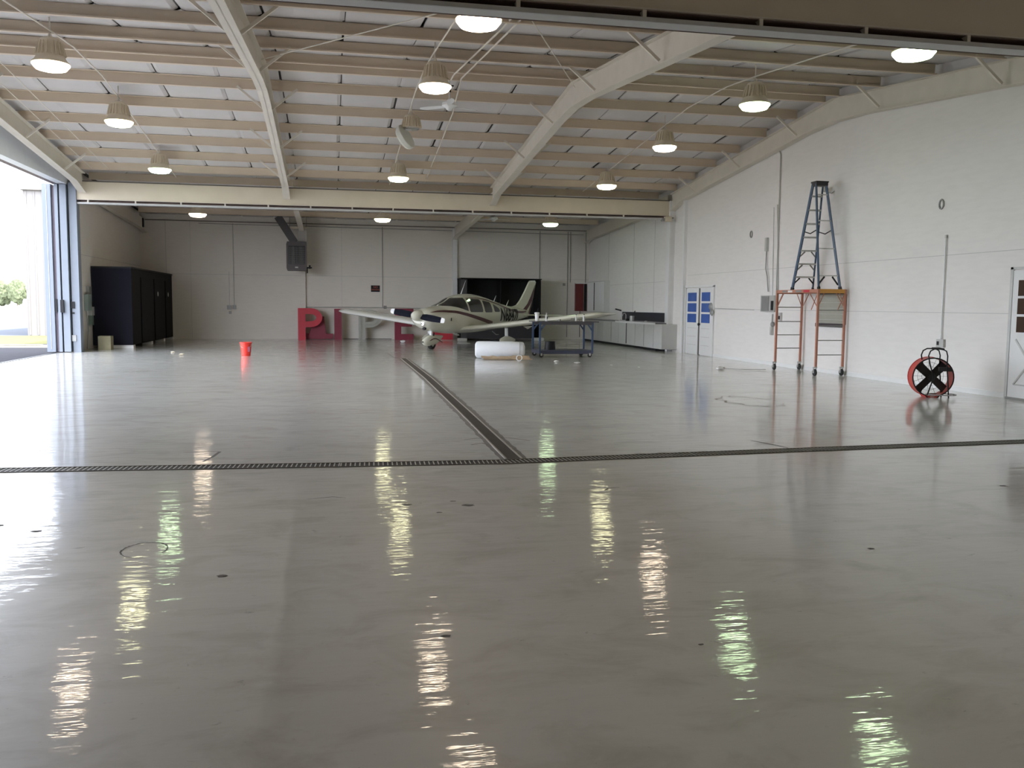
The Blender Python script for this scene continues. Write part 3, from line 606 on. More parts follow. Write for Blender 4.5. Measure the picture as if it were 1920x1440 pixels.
t = thing('emergency_lamp', 'small grey wall light beside the top of the ladder', 'lamp', (XR, 18.7, 4.1))
part('bulb', MB().lathe((XR-.12, 18.78, 4.18), [(.0, -.06), (.05, -.05), (.07, 0), (.05, .05), (0, .06)], 12, 'x'), LGREY, t, True); part('arm', MB().tube([(XR, 18.6, 4.13), (XR-.06, 18.62, 4.08), (XR-.1, 18.72, 4.1)], .014, 6), LGREY, t)
t = thing('junction_box', 'beige box fixed at the right end of the cream header beam', 'box', (10.75, YH-.1, 4.3))
part('box', MB().box((10.80, YH-.22, 4.27), (11.0, YH-.02, 4.44)), STEEL, t); part('cover', MB().box((10.72, YH-.12, 4.29), (10.80, YH+.05, 4.38)), GREY, t); part('pipe', MB().cyl((11.0, YH-.12, 4.40), (11.1, YH-.12, 4.40), .02, 8), GREY, t)

# sink counter
cb = thing('base_cabinet', 'long white base cabinet with worktop and dark splashback along the right wall', 'cabinet', (10.9, 32, 0))
CX = 10.66
CABW = mat('cabinet off white', (0.52, 0.52, 0.50), .5, var=.05)
part('body', MB().box((CX, 27.75, .08), (XR, 37.0, .90)), CABW, cb); part('toe_kick', MB().box((CX+.04, 28.4, 0), (XR, 37.0, .08)), BLACK, cb)
part('worktop', MB().box((CX-.03, 28.3, .90), (XR, 37.0, .935)), mat('dark worktop edge', (.16, .16, .17), .4), cb)
part('worktop_face', MB().box((CX-.035, 28.3, .87), (CX-.03, 32.6, .94)), WHITE, cb)
for i in range(9):
    ya = 28.5+i*.93
    dd = part('door', MB().box((CX-.018, ya+.012, .12), (CX, ya+.915, .85)), CABW, cb)
for y, wd, mm in ((31.30, .05, BLACK), (29.42, .03, GREY), (33.1, .03, GREY)): part('door_gap', MB().box((CX-.022, y, .12), (CX-.002, y+wd, .86)), mm, cb)
part('splashback', MB().box((XR-.02, 28.62, .95), (XR, 33.4, 1.27)), mat('charcoal splashback', (.035, .035, .045), .35), cb)
part('splash_frame', MB().box((XR-.025, 28.58, .935), (XR, 28.62, 1.29)).box((XR-.025, 28.58, 1.27), (XR, 33.45, 1.29)), WHITE, cb)
sk = thing('sink_faucet', 'chrome goose neck faucet at the dark splashback', 'faucet', (10.95, 32.3, .935))
part('spout', MB().tube([(10.95, 32.3, .935), (10.95, 32.3, 1.16), (10.9, 32.28, 1.22), (10.82, 32.25, 1.2), (10.80, 32.25, 1.12)], .014, 8), LGREY, sk); part('base', MB().cyl((10.95, 32.3, .935), (10.95, 32.3, .97), .035, 12), LGREY, sk)
cn_ = thing('steel_canister', 'small steel canister standing on the sink counter', 'canister', (10.85, 31.3, .935))
part('body', MB().lathe((10.85, 31.3, .935), [(.08, 0), (.085, .02), (.085, .19), (.07, .2)], 16), LGREY, cn_, True); part('spoon', MB().bar((10.85, 31.3, 1.12), (10.93, 31.2, 1.32), .02, .02), BLACK, cn_)
for (y, z, r, lb, m_) in ((31.9, .05, .05, 'small black box on the counter left of the canister', BLACK), (29.9, .02, .04, 'small white item lying on the near end of the worktop', WHITE), (32.75, .02, .04, 'small white item lying at the far end of the splashback', WHITE)):
    b = MB().box((10.86, y, .935), (10.86+r*1.6, y+r*3, .935+z*1.6)).box((10.87, y+.01, .935+z*1.6), (10.86+r*1.4, y+r*2.8, .945+z*1.6)); solo('small_box', b, m_, lb, 'box', (10.9, y, .935))
t = thing('desk_lamp', 'small black spout on a wall post left of the splashback', 'spout', (11.1, 33.6, 1.3))
part('post', MB().bar((XR-.03, 33.55, .94), (XR-.03, 33.55, 1.3), .02, .02), WHITE, t); part('head', MB().bar((XR-.03, 33.5, 1.31), (XR-.2, 33.7, 1.37), .04, .05), BLACK, t)
# red cabinet and white wall cupboard in the corner
t = thing('red_cabinet', 'open red wall cabinet with a black inside in the back corner', 'cabinet', (10.8, 37.9, 1.25))
part('body', MB().box((10.55, YB-.14, 1.25), (11.06, YB, 2.45)), mat('oxblood cabinet', (.13, .02, .02), .5, var=.1), t)
part('opening', MB().box((10.93, YB-.145, 1.27), (11.05, YB-.138, 2.43)), BLACK, t); part('edge', MB().box((10.915, YB-.16, 1.25), (10.925, YB-.138, 2.45)), LGREY, t)
part('top_trim', MB().box((10.53, YB-.15, 2.45), (11.08, YB, 2.49)), WHITE, t); part('cord', MB().cyl((10.78, YB-.05, 0.1), (10.78, YB-.05, 1.25), .012, 6), BLACK, t)
t = thing('wall_cupboard', 'white wall cupboard beside the red cabinet', 'cupboard', (11.1, 36.3, 1.3))
part('body', MB().box((XR-.24, 35.1, 1.22), (XR, 37.5, 2.52)), CABW, t); part('door', MB().box((XR-.26, 35.15, 1.25), (XR-.24, 36.4, 2.48)), WHITE, t); part('door', MB().box((XR-.26, 36.45, 1.25), (XR-.24, 37.45, 2.48)), WHITE, t); part('handle', MB().box((XR-.275, 36.4, 1.3), (XR-.262, 36.46, 2.46)), BLACK, t)
for x, z0, lb in ((10.32, 2.5, 'conduit dropping to the red cabinet, left of a pair'), (11.02, 2.5, 'conduit dropping to the red cabinet, right of a pair'), (8.94, 1.5, 'vertical conduit behind the aircraft tail'), (10.2-.0, .1, 'long vertical conduit left of the red cabinet')):
    line('conduit', [(x, YB-.03, z0), (x, YB-.03, 4.7)], .016, GREY, lb, group='wall conduits')
for x, z0, lb in ((-3.88, 1.35, 'conduit down to the switch boxes, right of two'), (-4.06, 1.35, 'thin conduit down to the switch boxes, left of two'), (2.14, 1.35, 'vertical conduit right beside the small black sign')):
    line('conduit', [(x, YB-.03, z0), (x, YB-.03, 4.7 if x != -4.06 else 2.75)], .016 if x != -4.06 else .008, GREY if x > 0 else LGREY, lb, group='wall conduits')
for x, z, s, lb in ((-3.88, 1.30, .07, 'grey switch box under the long conduit, right one of three'), (-4.08, 1.28, .08, 'grey switch box left of the long conduit, upper one'), (-4.04, 1.08, .05, 'small dark switch under the two grey boxes'), (2.25, 1.34, .06, 'small outlet box near the black sign conduit'), (10.05, 2.4, .05, 'small thermostat on the back wall left of the red cabinet')):
    solo('switch_box', MB().box((x-s, YB-.06, z-s), (x+s, YB, z+s*1.2)).box((x-s*.3, YB-.07, z-s*.4), (x+s*.3, YB-.06, z+s*.5)), GREY, lb, 'switch box', (x, YB, z), group='back wall switch boxes')
line('conduit', [(-5.2, YB-.05, 4.66), (5.0, YB-.05, 4.62), (10.9, YB-.05, 4.58)], .012, GREY, 'long horizontal conduit under the eave of the back wall', group='wall conduits')
line('conduit', [(-1.0, YB-.02, 1.33), (2.3, YB-.02, 1.33), (5.0, YB-.02, 1.30)], .022, LGREY, 'horizontal pipe just above the red letters', group='wall conduits')
# black sign with red print
sg = thing('wall_sign', 'small black wall sign with dull red lettering', 'sign', (1.85, YB-.02, 2.13))
part('board', MB().box((1.66, YB-.02, 1.99), (2.03, YB, 2.26)), BLACK, sg)
def text_mesh(s, size, extr, shear=0.0, bold=0.0):
    cu = bpy.data.curves.new('txt', 'FONT'); cu.body = s; cu.size = size; cu.extrude = extr; cu.shear = shear; cu.offset = bold
    cu.align_x = 'CENTER'; cu.align_y = 'CENTER'; cu.resolution_u = 3
    ob = bpy.data.objects.new('txt', cu); col.objects.link(ob); bpy.context.view_layer.update()
    me = bpy.data.meshes.new_from_object(ob.evaluated_get(bpy.context.evaluated_depsgraph_get()))
    bpy.data.objects.remove(ob); return me
SGR = mat('dull red print', (.34, .07, .05), .5)
for s, z, sz in (('NO', 2.185, .12), ('SMOKING', 2.08, .075)):
    me = text_mesh(s, sz, .002, bold=.002); me.materials.clear(); me.materials.append(SGR)
    o = bpy.data.objects.new('lettering', me); col.objects.link(o); o.parent = sg; o.location = (0, -.003, z-2.13); o.rotation_euler = (R(90), 0, 0)

# grey unit heater
ht = thing('unit_heater', 'dark grey unit heater hung high on the back wall', 'heater', (-1.3, 36.9, 2.8))
HG = mat('heater grey brown', (.085, .07, .072), .5, var=.1); hx0, hx1, hy, hz0, hz1 = -1.68, -.93, 36.6, 2.78, 3.92
part('casing', MB().box((hx0, hy, hz0), (hx1, hy+.6, hz1)).prism([(hx0-.03, hz0+.1), (hx0, hz0), (hx0, hz1), (hx0-.03, hz1-.1)], hy+.02, hy+.5, 'xz'), HG, ht)
part('grille_recess', MB().box((hx0+.06, hy-.004, hz0+.25), (hx1-.06, hy, hz1-.16)), BLACK, ht)
for k in range(9): part('louver', MB().bar((hx0+.07, hy-.02, hz0+.29+.085*k), (hx1-.07, hy-.02, hz0+.29+.085*k), .03, .012), HG, ht)
for k in range(11): part('louver', MB().box((hx0+.09+.055*k, hy-.012, hz0+.26), (hx0+.10+.055*k, hy-.004, hz1-.2)), LGREY if k in (2, 3, 8) else GREY, ht)
part('badge', MB().box((hx0+.3, hy-.012, hz0+.1), (hx0+.42, hy, hz0+.15)), LGREY, ht)
part('valve', MB().tube([(hx1, hy+.1, hz0+.12), (hx1+.2, hy+.1, hz0+.12)], .03, 8).box((hx1+.08, hy+.06, hz0+.08), (hx1+.15, hy+.14, hz0+.22)).cyl((hx1+.02, hy+.1, hz0-.1), (hx1+.02, hy+.1, hz0+.1), .02, 8), BLACK, ht)
part('flue_duct', MB().bar((hx0+.28, hy+.3, hz1-.02), (hx0-.35, hy+.3, hz1+.98), .30, .30, up=(0,1,0)), mat('flue grey', (.065, .06, .062), .5), ht)
part('hanger_bar', MB().box((hx0+.12, hy+.2, hz1+.52), (hx1+.03, hy+.3, hz1+.60)), STEEL, ht)
part('hanger_plate', MB().box((hx0+.40, hy+.22, hz1), (hx1-.02, hy+.24, hz1+.52)), mat('dull hanger plate', (.33, .31, .29), .6), ht)
part('hanger_rod', MB().cyl((hx1, hy+.25, hz1), (hx1, hy+.25, hz1+1.0), .012, 6).cyl((hx0+.1, hy+.25, hz1), (hx0+.1, hy+.25, hz1+1.0), .012, 6), GREY, ht)
solo('speaker_box', MB().box((XL+.0, 37.6, 4.42), (XL+.22, 37.85, 4.78)).box((XL+.22, 37.62, 4.44), (XL+.24, 37.83, 4.76)), BLACK, 'small black box high in the back left corner', 'speaker', (XL, 37.7, 4.4))

# ================================================================ BOOTHS
bo = thing('dark_booth', 'long dark navy booth with three doors in the left rear corner', 'booth', (-6.85, 34, 0))
bx0, bx1, by0, by1 = XL+.02, -6.24, 30.45, 38.0
part('booth_wall', MB().box((bx0, by0, .10), (bx1, by0+.05, 2.57)), NAVY, bo, label='navy end panel facing the camera')
part('booth_wall', MB().box((bx0, by0+.05, .10), (bx1-.04, by1, 2.55)), DARKB, bo)
part('side_panel', MB().box((bx1-.04, by0+.05, .10), (bx1-.02, by1, 2.57)), DARKB, bo)
part('top_trim', MB().box((bx0, by0-.01, 2.55), (bx1+.01, by1, 2.60)), BLACK, bo)
for k, (ya, yb) in enumerate(((31.9, 33.4), (34.2, 35.6), (36.4, 37.6))):
    dd = part('door', MB().box((bx1-.02, ya, .12), (bx1+.015, yb, 2.3)), mat('booth door', (.008, .008, .010), .8, spec=0.2), bo)
    if k: part('door_sign', MB().lathe((bx1+.018, (ya+yb)/2-.1, 1.78), [(.0, -.004), (.085, -.004), (.085, .004), (0, .004)], 14, 'x'), LGREY, dd)
for ya in (30.46, 33.4, 35.8, 37.7): part('footing_block', MB().box((bx0+.3 if ya < 31 else bx1-.3, ya, 0), (bx1+.01, ya+.3, .10)), WHITE, bo)
solo('cardboard_box', MB().box((-7.05, 29.45, 0), (-6.68, 29.8, .42)).box((-7.03, 29.47, .42), (-6.86, 29.78, .428)).box((-6.85, 29.47, .42), (-6.70, 29.78, .426)), mat('tan carton', (.30, .27, .17), .8, var=.3, scale=5), 'tan carton on the floor in front of the navy booth', 'box', (-6.87, 29.6, 0))
t = thing('electrical_panel', 'group of grey electrical boxes on the wall left of the navy booth', 'panel', (XL, 29.9, 1.5))
part('upper_box', MB().box((XL, 29.85, 1.45), (XL+.1, 30.15, 1.95)), GREY, t); part('lower_box', MB().box((XL, 29.6, 1.2), (XL+.12, 30.0, 1.7)), mat('green grey box', (.22, .27, .25), .6), t); part('paper', MB().box((XL, 30.05, 1.05), (XL+.11, 30.35, 1.32)), LGREY, t); part('small_box', MB().box((XL, 30.0, .75), (XL+.1, 30.3, 1.05)), mat('dull green', (.14, .19, .16), .6), t); part('cable', MB().tube([(XL+.03, 29.7, 1.2), (XL+.05, 29.8, .6), (XL+.05, 29.6, .03)], .012, 6), GREY, t)
t = thing('light_switch', 'dark switch plates on the pale column beside the doors', 'switch', (XL+.1, YH-.07, 1.3))
part('plate', MB().box((XL+.02, YH-.09, 1.28), (XL+.12, YH-.06, 1.48)), BLACK, t); part('plate', MB().box((XL+.04, YH-.09, 1.12), (XL+.10, YH-.06, 1.17)), BLACK, t); part('outlet', MB().box((XL+.02, YH-.09, .32), (XL+.13, YH-.06, .50)), GREY, t)

bb = thing('black_booth', 'large open black booth standing behind the aircraft tail', 'booth', (7, 37.4, 0))
kx0, kx1, ky0, ky1 = 5.33, 8.72, 36.9, 38.1
for xa_ in (kx0, kx1-.06): part('side_panel', MB().box((xa_, ky0, 0.04), (xa_+.06, ky1, 2.56)), DARKB, bb)
part('front_stile', MB().box((kx0-.03, ky0-.05, .04), (kx0+.22, ky0, 2.54)), mat('charcoal stile', (.045, .042, .05), .6), bb)
part('back_panel', MB().box((kx0, ky1-.05, .04), (kx1, ky1, 2.56)), BLACK, bb)
part('top', MB().box((kx0-.03, ky0-.05, 2.56), (kx1+.02, ky1, 2.60)), DARKB, bb)
part('shelf', MB().box((kx0+.06, ky0+.2, .62), (kx1-.06, ky1-.05, .66)), DARKB, bb); part('shelf', MB().box((kx0+.06, ky0+.4, 1.55), (kx0+1.7, ky1-.05, 1.59)), mat('brown shelf', (.06, .03, .02), .7), bb)
part('partition', MB().box((kx0+1.7, ky0+.3, .66), (kx0+1.76, ky1-.05, 2.5)), DARKB, bb)
part('lower_panel', MB().box((kx0+.2, ky0-.02, .08), (kx1-.3, ky0+.02, .60)), mat('charcoal drawer', (.03, .028, .034), .5), bb)
part('footing_block', MB().box((kx1-.35, ky0-.2, 0), (kx1+.1, ky0, .12)), LGREY, bb); part('footing_block', MB().box((kx0-.2, ky0-.25, 0), (kx0+.2, ky0-.05, .10)), LGREY, bb)
solo('cardboard_strip', MB().box((4.75, 33.9, 0), (5.25, 34.2, .012)).box((4.8, 33.95, .012), (5.2, 34.15, .02)), LGREY, 'pale scrap board on the floor under the aircraft belly', 'scrap', (5, 34, 0))

# ================================================================ SIGN LETTERS on the floor at the back wall
def letter(name, label, polys, m, y, lean=0.0, depth=.16, holes=None, inner=None):
    t = thing(name, label, 'letter', (polys[0][0][0], y, 0), 'big sign letters')
    b = MB()
    for i, p in enumerate(polys): b.prism(p, y-(i % 3)*.004, y+depth-(i % 3)*.004, 'xz')
    part('letter_body', b, m, t)
    if inner:
        part('letter_trim', inner, mat('letter trim', (.42, .41, .37), .5), t)
    return t
def ring_P(x, z0, h, s, w_, bw):
    # stem + bowl polygons (quads) in xz
    ps = [[(x, z0), (x+s, z0), (x+s, z0+h), (x, z0+h)]]
    cx = x+s+(w_-s)*.30; rz_ = h*.30; zc = z0+h-rz_; rx = x+w_-cx
    ps.append([(x+s, z0+h-bw), (cx, z0+h-bw), (cx, z0+h), (x+s, z0+h)]); ps.append([(x+s, zc-rz_), (cx, zc-rz_), (cx, zc-rz_+bw), (x+s, zc-rz_+bw)])
    n = 10
    for i in range(n):
        a0 = math.pi/2-math.pi*i/n; a1 = math.pi/2-math.pi*(i+1)/n
        ps.append([(cx+rx*math.cos(a0), zc+rz_*math.sin(a0)), (cx+rx*math.cos(a1), zc+rz_*math.sin(a1)), (cx+(rx-bw)*math.cos(a1), zc+(rz_-bw)*math.sin(a1)), (cx+(rx-bw)*math.cos(a0), zc+(rz_-bw)*math.sin(a0))])
    return ps
letter('sign_letter', 'bright red letter P leaning at the left end of the letters', ring_P(-1.32, 0, 1.29, .30, .97, .24), RED, 37.35)
letter('sign_letter', 'dark red letter piece lying behind the bright red P', [[(-1.0, .02), (-.55, .02), (-.35, .85), (-.62, .85)], [(-.6, .02), (-.18, .02), (-.28, .95), (-.5, .95)], [(-1.0, .03), (.08, .03), (.08, .24), (-1.0, .24)]], DRED, 37.7)
letter('sign_letter', 'narrow dark red letter I', [[(.13, 0), (.43, 0), (.43, 1.27), (.13, 1.27)]], DRED, 37.5)
lp_ = ring_P(1.12, 0, 1.25, .27, .92, .24)
inn = MB(); GO = 37.48
for p in ([(1.25, .05), (1.25, 1.15)], [(1.2, .05), (1.2, 1.2)]): inn.bar((p[0][0], GO, p[0][1]), (p[1][0], GO, p[1][1]), .02, .02)
inn.tube([(1.38, GO, .62), (1.6, GO, .62)]+[(1.6+.32*math.sin(k*.35), GO, .87-.27*math.cos(k*.35)) for k in range(10)], .012, 6)
inn.tube([(1.16+.03*math.sin(k*1.9), GO-.02, .05+.025*k) for k in range(10)], .012, 6)
letter('sign_letter', 'pale grey letter P with its tubing showing', lp_, mat('raw grey letter', (.40, .40, .36), .5, var=.15), 37.5, inner=inn)
letter('sign_letter', 'dark red letter E behind the propeller', [[(2.6, 0), (2.87, 0), (2.87, 1.3), (2.6, 1.3)], [(2.87, 1.06), (3.38, 1.06), (3.38, 1.3), (2.87, 1.3)], [(2.87, .55), (3.32, .55), (3.32, .78), (2.87, .78)], [(2.87, 0), (3.38, 0), (3.38, .24), (2.87, .24)]], DRED, 37.4)
letter('sign_letter', 'red letter piece lying behind the nose wheel', [[(4.15, .02), (5.0, .02), (5.0, .34), (4.15, .34)], [(4.15, .34), (4.3, .34), (4.3, .42), (4.15, .42)]], RED, 37.1)
line('cable', [(.5, 37.9, .02), (1.3, 37.85, .02), (1.8, 37.7, .03), (2.5, 37.9, .02)], .012, BLACK, 'loose black cable on the floor behind the letters', 'cable')

# ================================================================ AIRCRAFT
KX, KW = 1.165, 1.18
ac = thing('aircraft', 'white single engine low wing aircraft with maroon stripes', 'aircraft', (2.557, 28.741, 0), rz=R(48.39))
def itp(tab, x):
    if x <= tab[0][0]: return tab[0][1:]
    for a, b_ in zip(tab[:-1], tab[1:]):
        if x <= b_[0]:
            k = (x-a[0])/(b_[0]-a[0]); k = k*k*(3-2*k) if False else k
            return tuple(p+(q-p)*k for p, q in zip(a[1:], b_[1:]))
    return tab[-1][1:]
# x, half width, z bottom, z centre, z top
FU = [(.34, .30, .86, 1.07, 1.27), (.42, .40, .76, 1.06, 1.32), (.6, .47, .67, 1.05, 1.37), (.9, .53, .60, 1.04, 1.41), (1.2, .56, .55, 1.05, 1.455), (1.5, .58, .52, 1.07, 1.56), (1.8, .595, .50, 1.10, 1.71), (2.1, .60, .50, 1.12, 1.81), (2.4, .60, .50, 1.12, 1.86), (2.8, .60, .50, 1.12, 1.87),
      (3.2, .585, .52, 1.12, 1.83), (3.65, .56, .56, 1.12, 1.75), (4.1, .52, .61, 1.12, 1.65), (4.5, .45, .67, 1.12, 1.56), (5.0, .36, .76, 1.12, 1.48), (5.5, .26, .86, 1.12, 1.42), (5.9, .18, .93, 1.13, 1.38), (6.2, .12, .98, 1.13, 1.34), (6.45, .07, 1.02, 1.13, 1.30), (6.55, .03, 1.06, 1.13, 1.2)]
def expo(x): return 2.35 if x > 1.2 else 2.15
def fs_y(x, z):
    hw, zb, zc, zt = itp(FU, x); n = expo(x)
    k = (z-zc)/(zt-zc) if z > zc else (zc-z)/(zc-zb); k = min(max(k, 0), .9999)
    if z > zc and x > 1.4: # greenhouse leans inward
        return hw*(1-k**n)**(1/n)*(1-.10*k)
    return hw*(1-k**n)**(1/n)
b = MB(); N_ = 32; rings = []; xs = [.34+(6.55-.34)*i/60 for i in range(61)]
for x in xs:
    hw, zb, zc, zt = itp(FU, x); n = expo(x)
    for k in range(N_):
        t = 2*math.pi*k/N_; c_, s_ = math.cos(t), math.sin(t)
        y = hw*math.copysign(abs(c_)**(2/n), c_); z = zc+(zt-zc if s_ > 0 else zc-zb)*math.copysign(abs(s_)**(2/n), s_)
        if s_ > 0 and x > 1.4: y *= 1-.10*abs(s_)**(2/n)
        b.v.append((x*KX, y, z))
for i in range(60):
    for k in range(N_): b.f.append((i*N_+k, i*N_+(k+1) % N_, (i+1)*N_+(k+1) % N_, (i+1)*N_+k))
b.f.append(tuple(range(N_))); b.f.append(tuple(60*N_+k for k in range(N_)))
part('fuselage', b, PLANE, ac, True, local=True)
def side(name, lo, hi, x0, x1, m, off=.006, n=24, nz=6, sides=(-1, 1), parent=None):
    b = MB()
    for s in sides:
        vs = []; fs = []
        for i in range(n+1):
            x = x0+(x1-x0)*i/n; a, c = lo(x), hi(x)
            for j in range(nz+1):
                z = a+(c-a)*j/nz; vs.append((x*KX, s*(fs_y(x, z)+off), z))
        for i in range(n):
            for j in range(nz): q = i*(nz+1)+j; fs.append((q, q+1, q+nz+2, q+nz+1))
        b.add(vs, fs)
    return part(name, b, m, parent or ac, True, local=True)
def tabf(tab): return lambda x: itp(tab, x)[0]
def rrect(x0, x1, lo, hi, r=.06):
    # rounded window: pinch heights near the ends
    def L_(x):
        d = min(x-x0, x1-x, r)/r; d = max(0, d); return lo(x)+r*(1-math.sqrt(1-(1-d)**2))
    def H_(x):
        d = min(x-x0, x1-x, r)/r; d = max(0, d); return hi(x)-r*(1-math.sqrt(1-(1-d)**2))
    return L_, H_
for s in (-1, 1):
    for (xa, xb, lo, hi) in ((2.17, 2.90, lambda x: 1.235-.01*(x-2.6), tabf([(2.1, 1.70), (2.9, 1.68)])), (3.0, 3.47, lambda x: 1.225, tabf([(3.0, 1.65), (3.5, 1.58)])), (3.60, 3.97, lambda x: 1.24, tabf([(3.6, 1.54), (4.0, 1.34)]))):
        L_, H_ = rrect(xa, xb, lo, hi); side('side_window', L_, H_, xa, xb, GLASS, sides=(s,))
    # windshield half: wraps round the front, split by the centre post
    b = MB(); vs = []; fs = []; nu, nv = 12, 10
    for i in range(nu+1):
        x = 1.20+(2.09-1.20)*i/nu
        hw, zb, zc, zt = itp(FU, x); n = expo(x)
        lo_ = itp([(1.20, 1.44), (1.4, 1.43), (1.6, 1.40), (1.85, 1.33), (2.1, 1.26)], x)[0]; hi_ = zt-.004
        if x > 1.80: hi_ = min(hi_, zt-.09*(x-1.80)/.3)
        for j in range(nv+1):
            z = lo_+(hi_-lo_)*(1-(1-j/nv)**2); y = fs_y(x, z)
            if j == nv and x <= 1.80: y = .015
            vs.append((x*KX, s*max(y+.006, .015), z+.006))
    for i in range(nu):
        for j in range(nv): q = i*(nv+1)+j; fs.append((q, q+1, q+nv+2, q+nv+1))
    b.add(vs, fs); part('windshield', b, GLASS, ac, True, local=True)
zt_ = lambda x: itp(FU, x)[3]
part('centre_post', MB().tube([(x*KX, 0, zt_(x)+.008) for x in (1.20, 1.35, 1.5, 1.65, 1.8, 1.95)], .022, 6), PLANE, ac, local=True)
# stripes
side('side_stripe', tabf([(.44, 1.225), (.7, 1.24), (1.0, 1.235), (1.5, 1.20), (2.0, 1.10), (2.6, .97), (3.5, .77)]), tabf([(.44, 1.23), (.7, 1.29), (1.0, 1.31), (1.5, 1.29), (2.0, 1.21), (2.6, 1.09), (3.5, .90)]), .44, 3.5, MAROON, n=30, nz=3)
side('upper_stripe', tabf([(2.2, 1.72), (2.8, 1.715), (3.3, 1.66), (3.8, 1.54), (4.4, 1.38), (4.9, 1.27), (5.4, 1.19), (5.9, 1.18), (6.3, 1.22)]), tabf([(2.2, 1.73), (2.8, 1.74), (3.3, 1.70), (3.8, 1.60), (4.4, 1.455), (4.9, 1.35), (5.4, 1.27), (5.9, 1.26), (6.3, 1.28)]), 2.2, 6.3, MAROON, n=36, nz=3, off=.012)
# registration
me = text_mesh('N6847J', .46, 0.0, shear=.22, bold=.014)
bm = bmesh.new(); bm.from_mesh(me)
for k in range(-7, 8): bmesh.ops.bisect_plane(bm, geom=bm.verts[:]+bm.edges[:]+bm.faces[:], plane_co=(0, k*.03, 0), plane_no=(0, 1, 0))
for k in range(-12, 13): bmesh.ops.bisect_plane(bm, geom=bm.verts[:]+bm.edges[:]+bm.faces[:], plane_co=(k*.08, 0, 0), plane_no=(1, 0, 0))
bmesh.ops.triangulate(bm, faces=bm.faces[:]); bm.to_mesh(me); bm.free()
wx = max(v.co.x for v in me.vertices)-min(v.co.x for v in me.vertices)
for v in me.vertices:
    px = 4.70+v.co.x*1.52/wx; pz = 1.10+v.co.y*1.4-.035*(px-4.7); v.co = (px*KX, -(fs_y(px, pz)+.014), pz)
me.materials.clear(); me.materials.append(BLACK); o = bpy.data.objects.new('registration_lettering', me); col.objects.link(o); o.parent = ac
# wings (constant chord, dihedral)
def airfoil(ch, th, n=12):
    pts = []
    for i in range(n+1):
        t = (1-math.cos(math.pi*i/n))/2; pts.append((t*ch, th*ch*6.6*(.2969*math.sqrt(t)-.126*t-.3516*t*t+.2843*t**3-.1015*t**4)/.55*.5))
    return [(x, z) for x, z in pts]+[(x, -z*.55) for x, z in pts[-2:0:-1]]
def wing(name, secs, m, smooth=True):
    b = MB(); n = None
    for (x0, y, z0, ch, th) in secs:
        af = airfoil(ch, th); n = len(af)
        b.v += [((x0+x)*KX, y, z0+z) for x, z in af]
    for i in range(len(secs)-1):
        for k in range(n): b.f.append((i*n+k, i*n+(k+1) % n, (i+1)*n+(k+1) % n, (i+1)*n+k))
    b.f.append(tuple(range(n))); b.f.append(tuple((len(secs)-1)*n+k for k in range(n)))
    return part(name, b, m, ac, smooth, local=True)
for s in (-1, 1):
    H = 4.57*KW
    secs = [(1.75, s*.35, .66, 1.95, .12), (1.95, s*.62, .68, 1.66, .13), (2.05, s*1.1, .72, 1.55, .14)]+[(2.08, s*y, .72+(y-1.1)*.112, 1.52, .14) for y in (2.5, 4.0, H-.35)]+[(2.16, s*(H-.12), .735+(H-.1-1.1)*.112, 1.40, .11), (2.4, s*H, .75+(H-1.1)*.112, 1.05, .05)]
    wing('wing', secs, PLANEW if s > 0 else PLANE)
    part('aileron_gap', MB().add([((3.18)*KX, s*y, .72+(y-1.1)*.112+.085) for y in (1.0, H-.5)]+[((3.24)*KX, s*y, .72+(y-1.1)*.112+.078) for y in (H-.5, 1.0)], [(0, 1, 2, 3)]), MAROON, ac, local=True)
    for y in (2.0, 3.1): part('hinge_fairing', MB().prism([(3.2*KX, .66+(y-1.1)*.112), (3.75*KX, .66+(y-1.1)*.112), (3.45*KX, .56+(y-1.1)*.112)], s*y-.02, s*y+.02, 'xz'), PLANE, ac, local=True)
    wing('stabilator', [(6.05, s*.05, 1.10, .72, .10), (6.12, s*1.2, 1.10, .66, .10), (6.14, s*1.65, 1.10, .60, .09), (6.3, s*1.72, 1.10, .4, .05)], PLANE)
    # main gear
    gy = s*1.62
    part('gear_leg', MB().tube([(2.75*KX, gy, .70), (2.78*KX, gy, .20)], .06, 10), PLANEW, ac, True, local=True)
    part('wheel_fairing', MB().add(*(lambda P: (P[0], P[1]))((lambda: (
        [((2.80+dx)*KX, gy+wy*math.cos(t*math.pi/6), .27+wz*math.sin(t*math.pi/6)) for dx, wy, wz in ((-.42, .01, .01), (-.32, .09, .10), (-.1, .12, .17), (.1, .12, .16), (.35, .07, .09), (.5, .01, .01)) for t in range(12)],
        [(i*12+k, i*12+(k+1) % 12, (i+1)*12+(k+1) % 12, (i+1)*12+k) for i in range(5) for k in range(12)]))())), PLANE, ac, True, local=True)
    part('main_wheel', MB().lathe((2.80*KX, gy, .165), [(.0, -.06), (.13, -.065), (.165, -.04), (.165, .04), (.13, .065), (.0, .06)], 20, 'y'), RUB, ac, True, local=True)
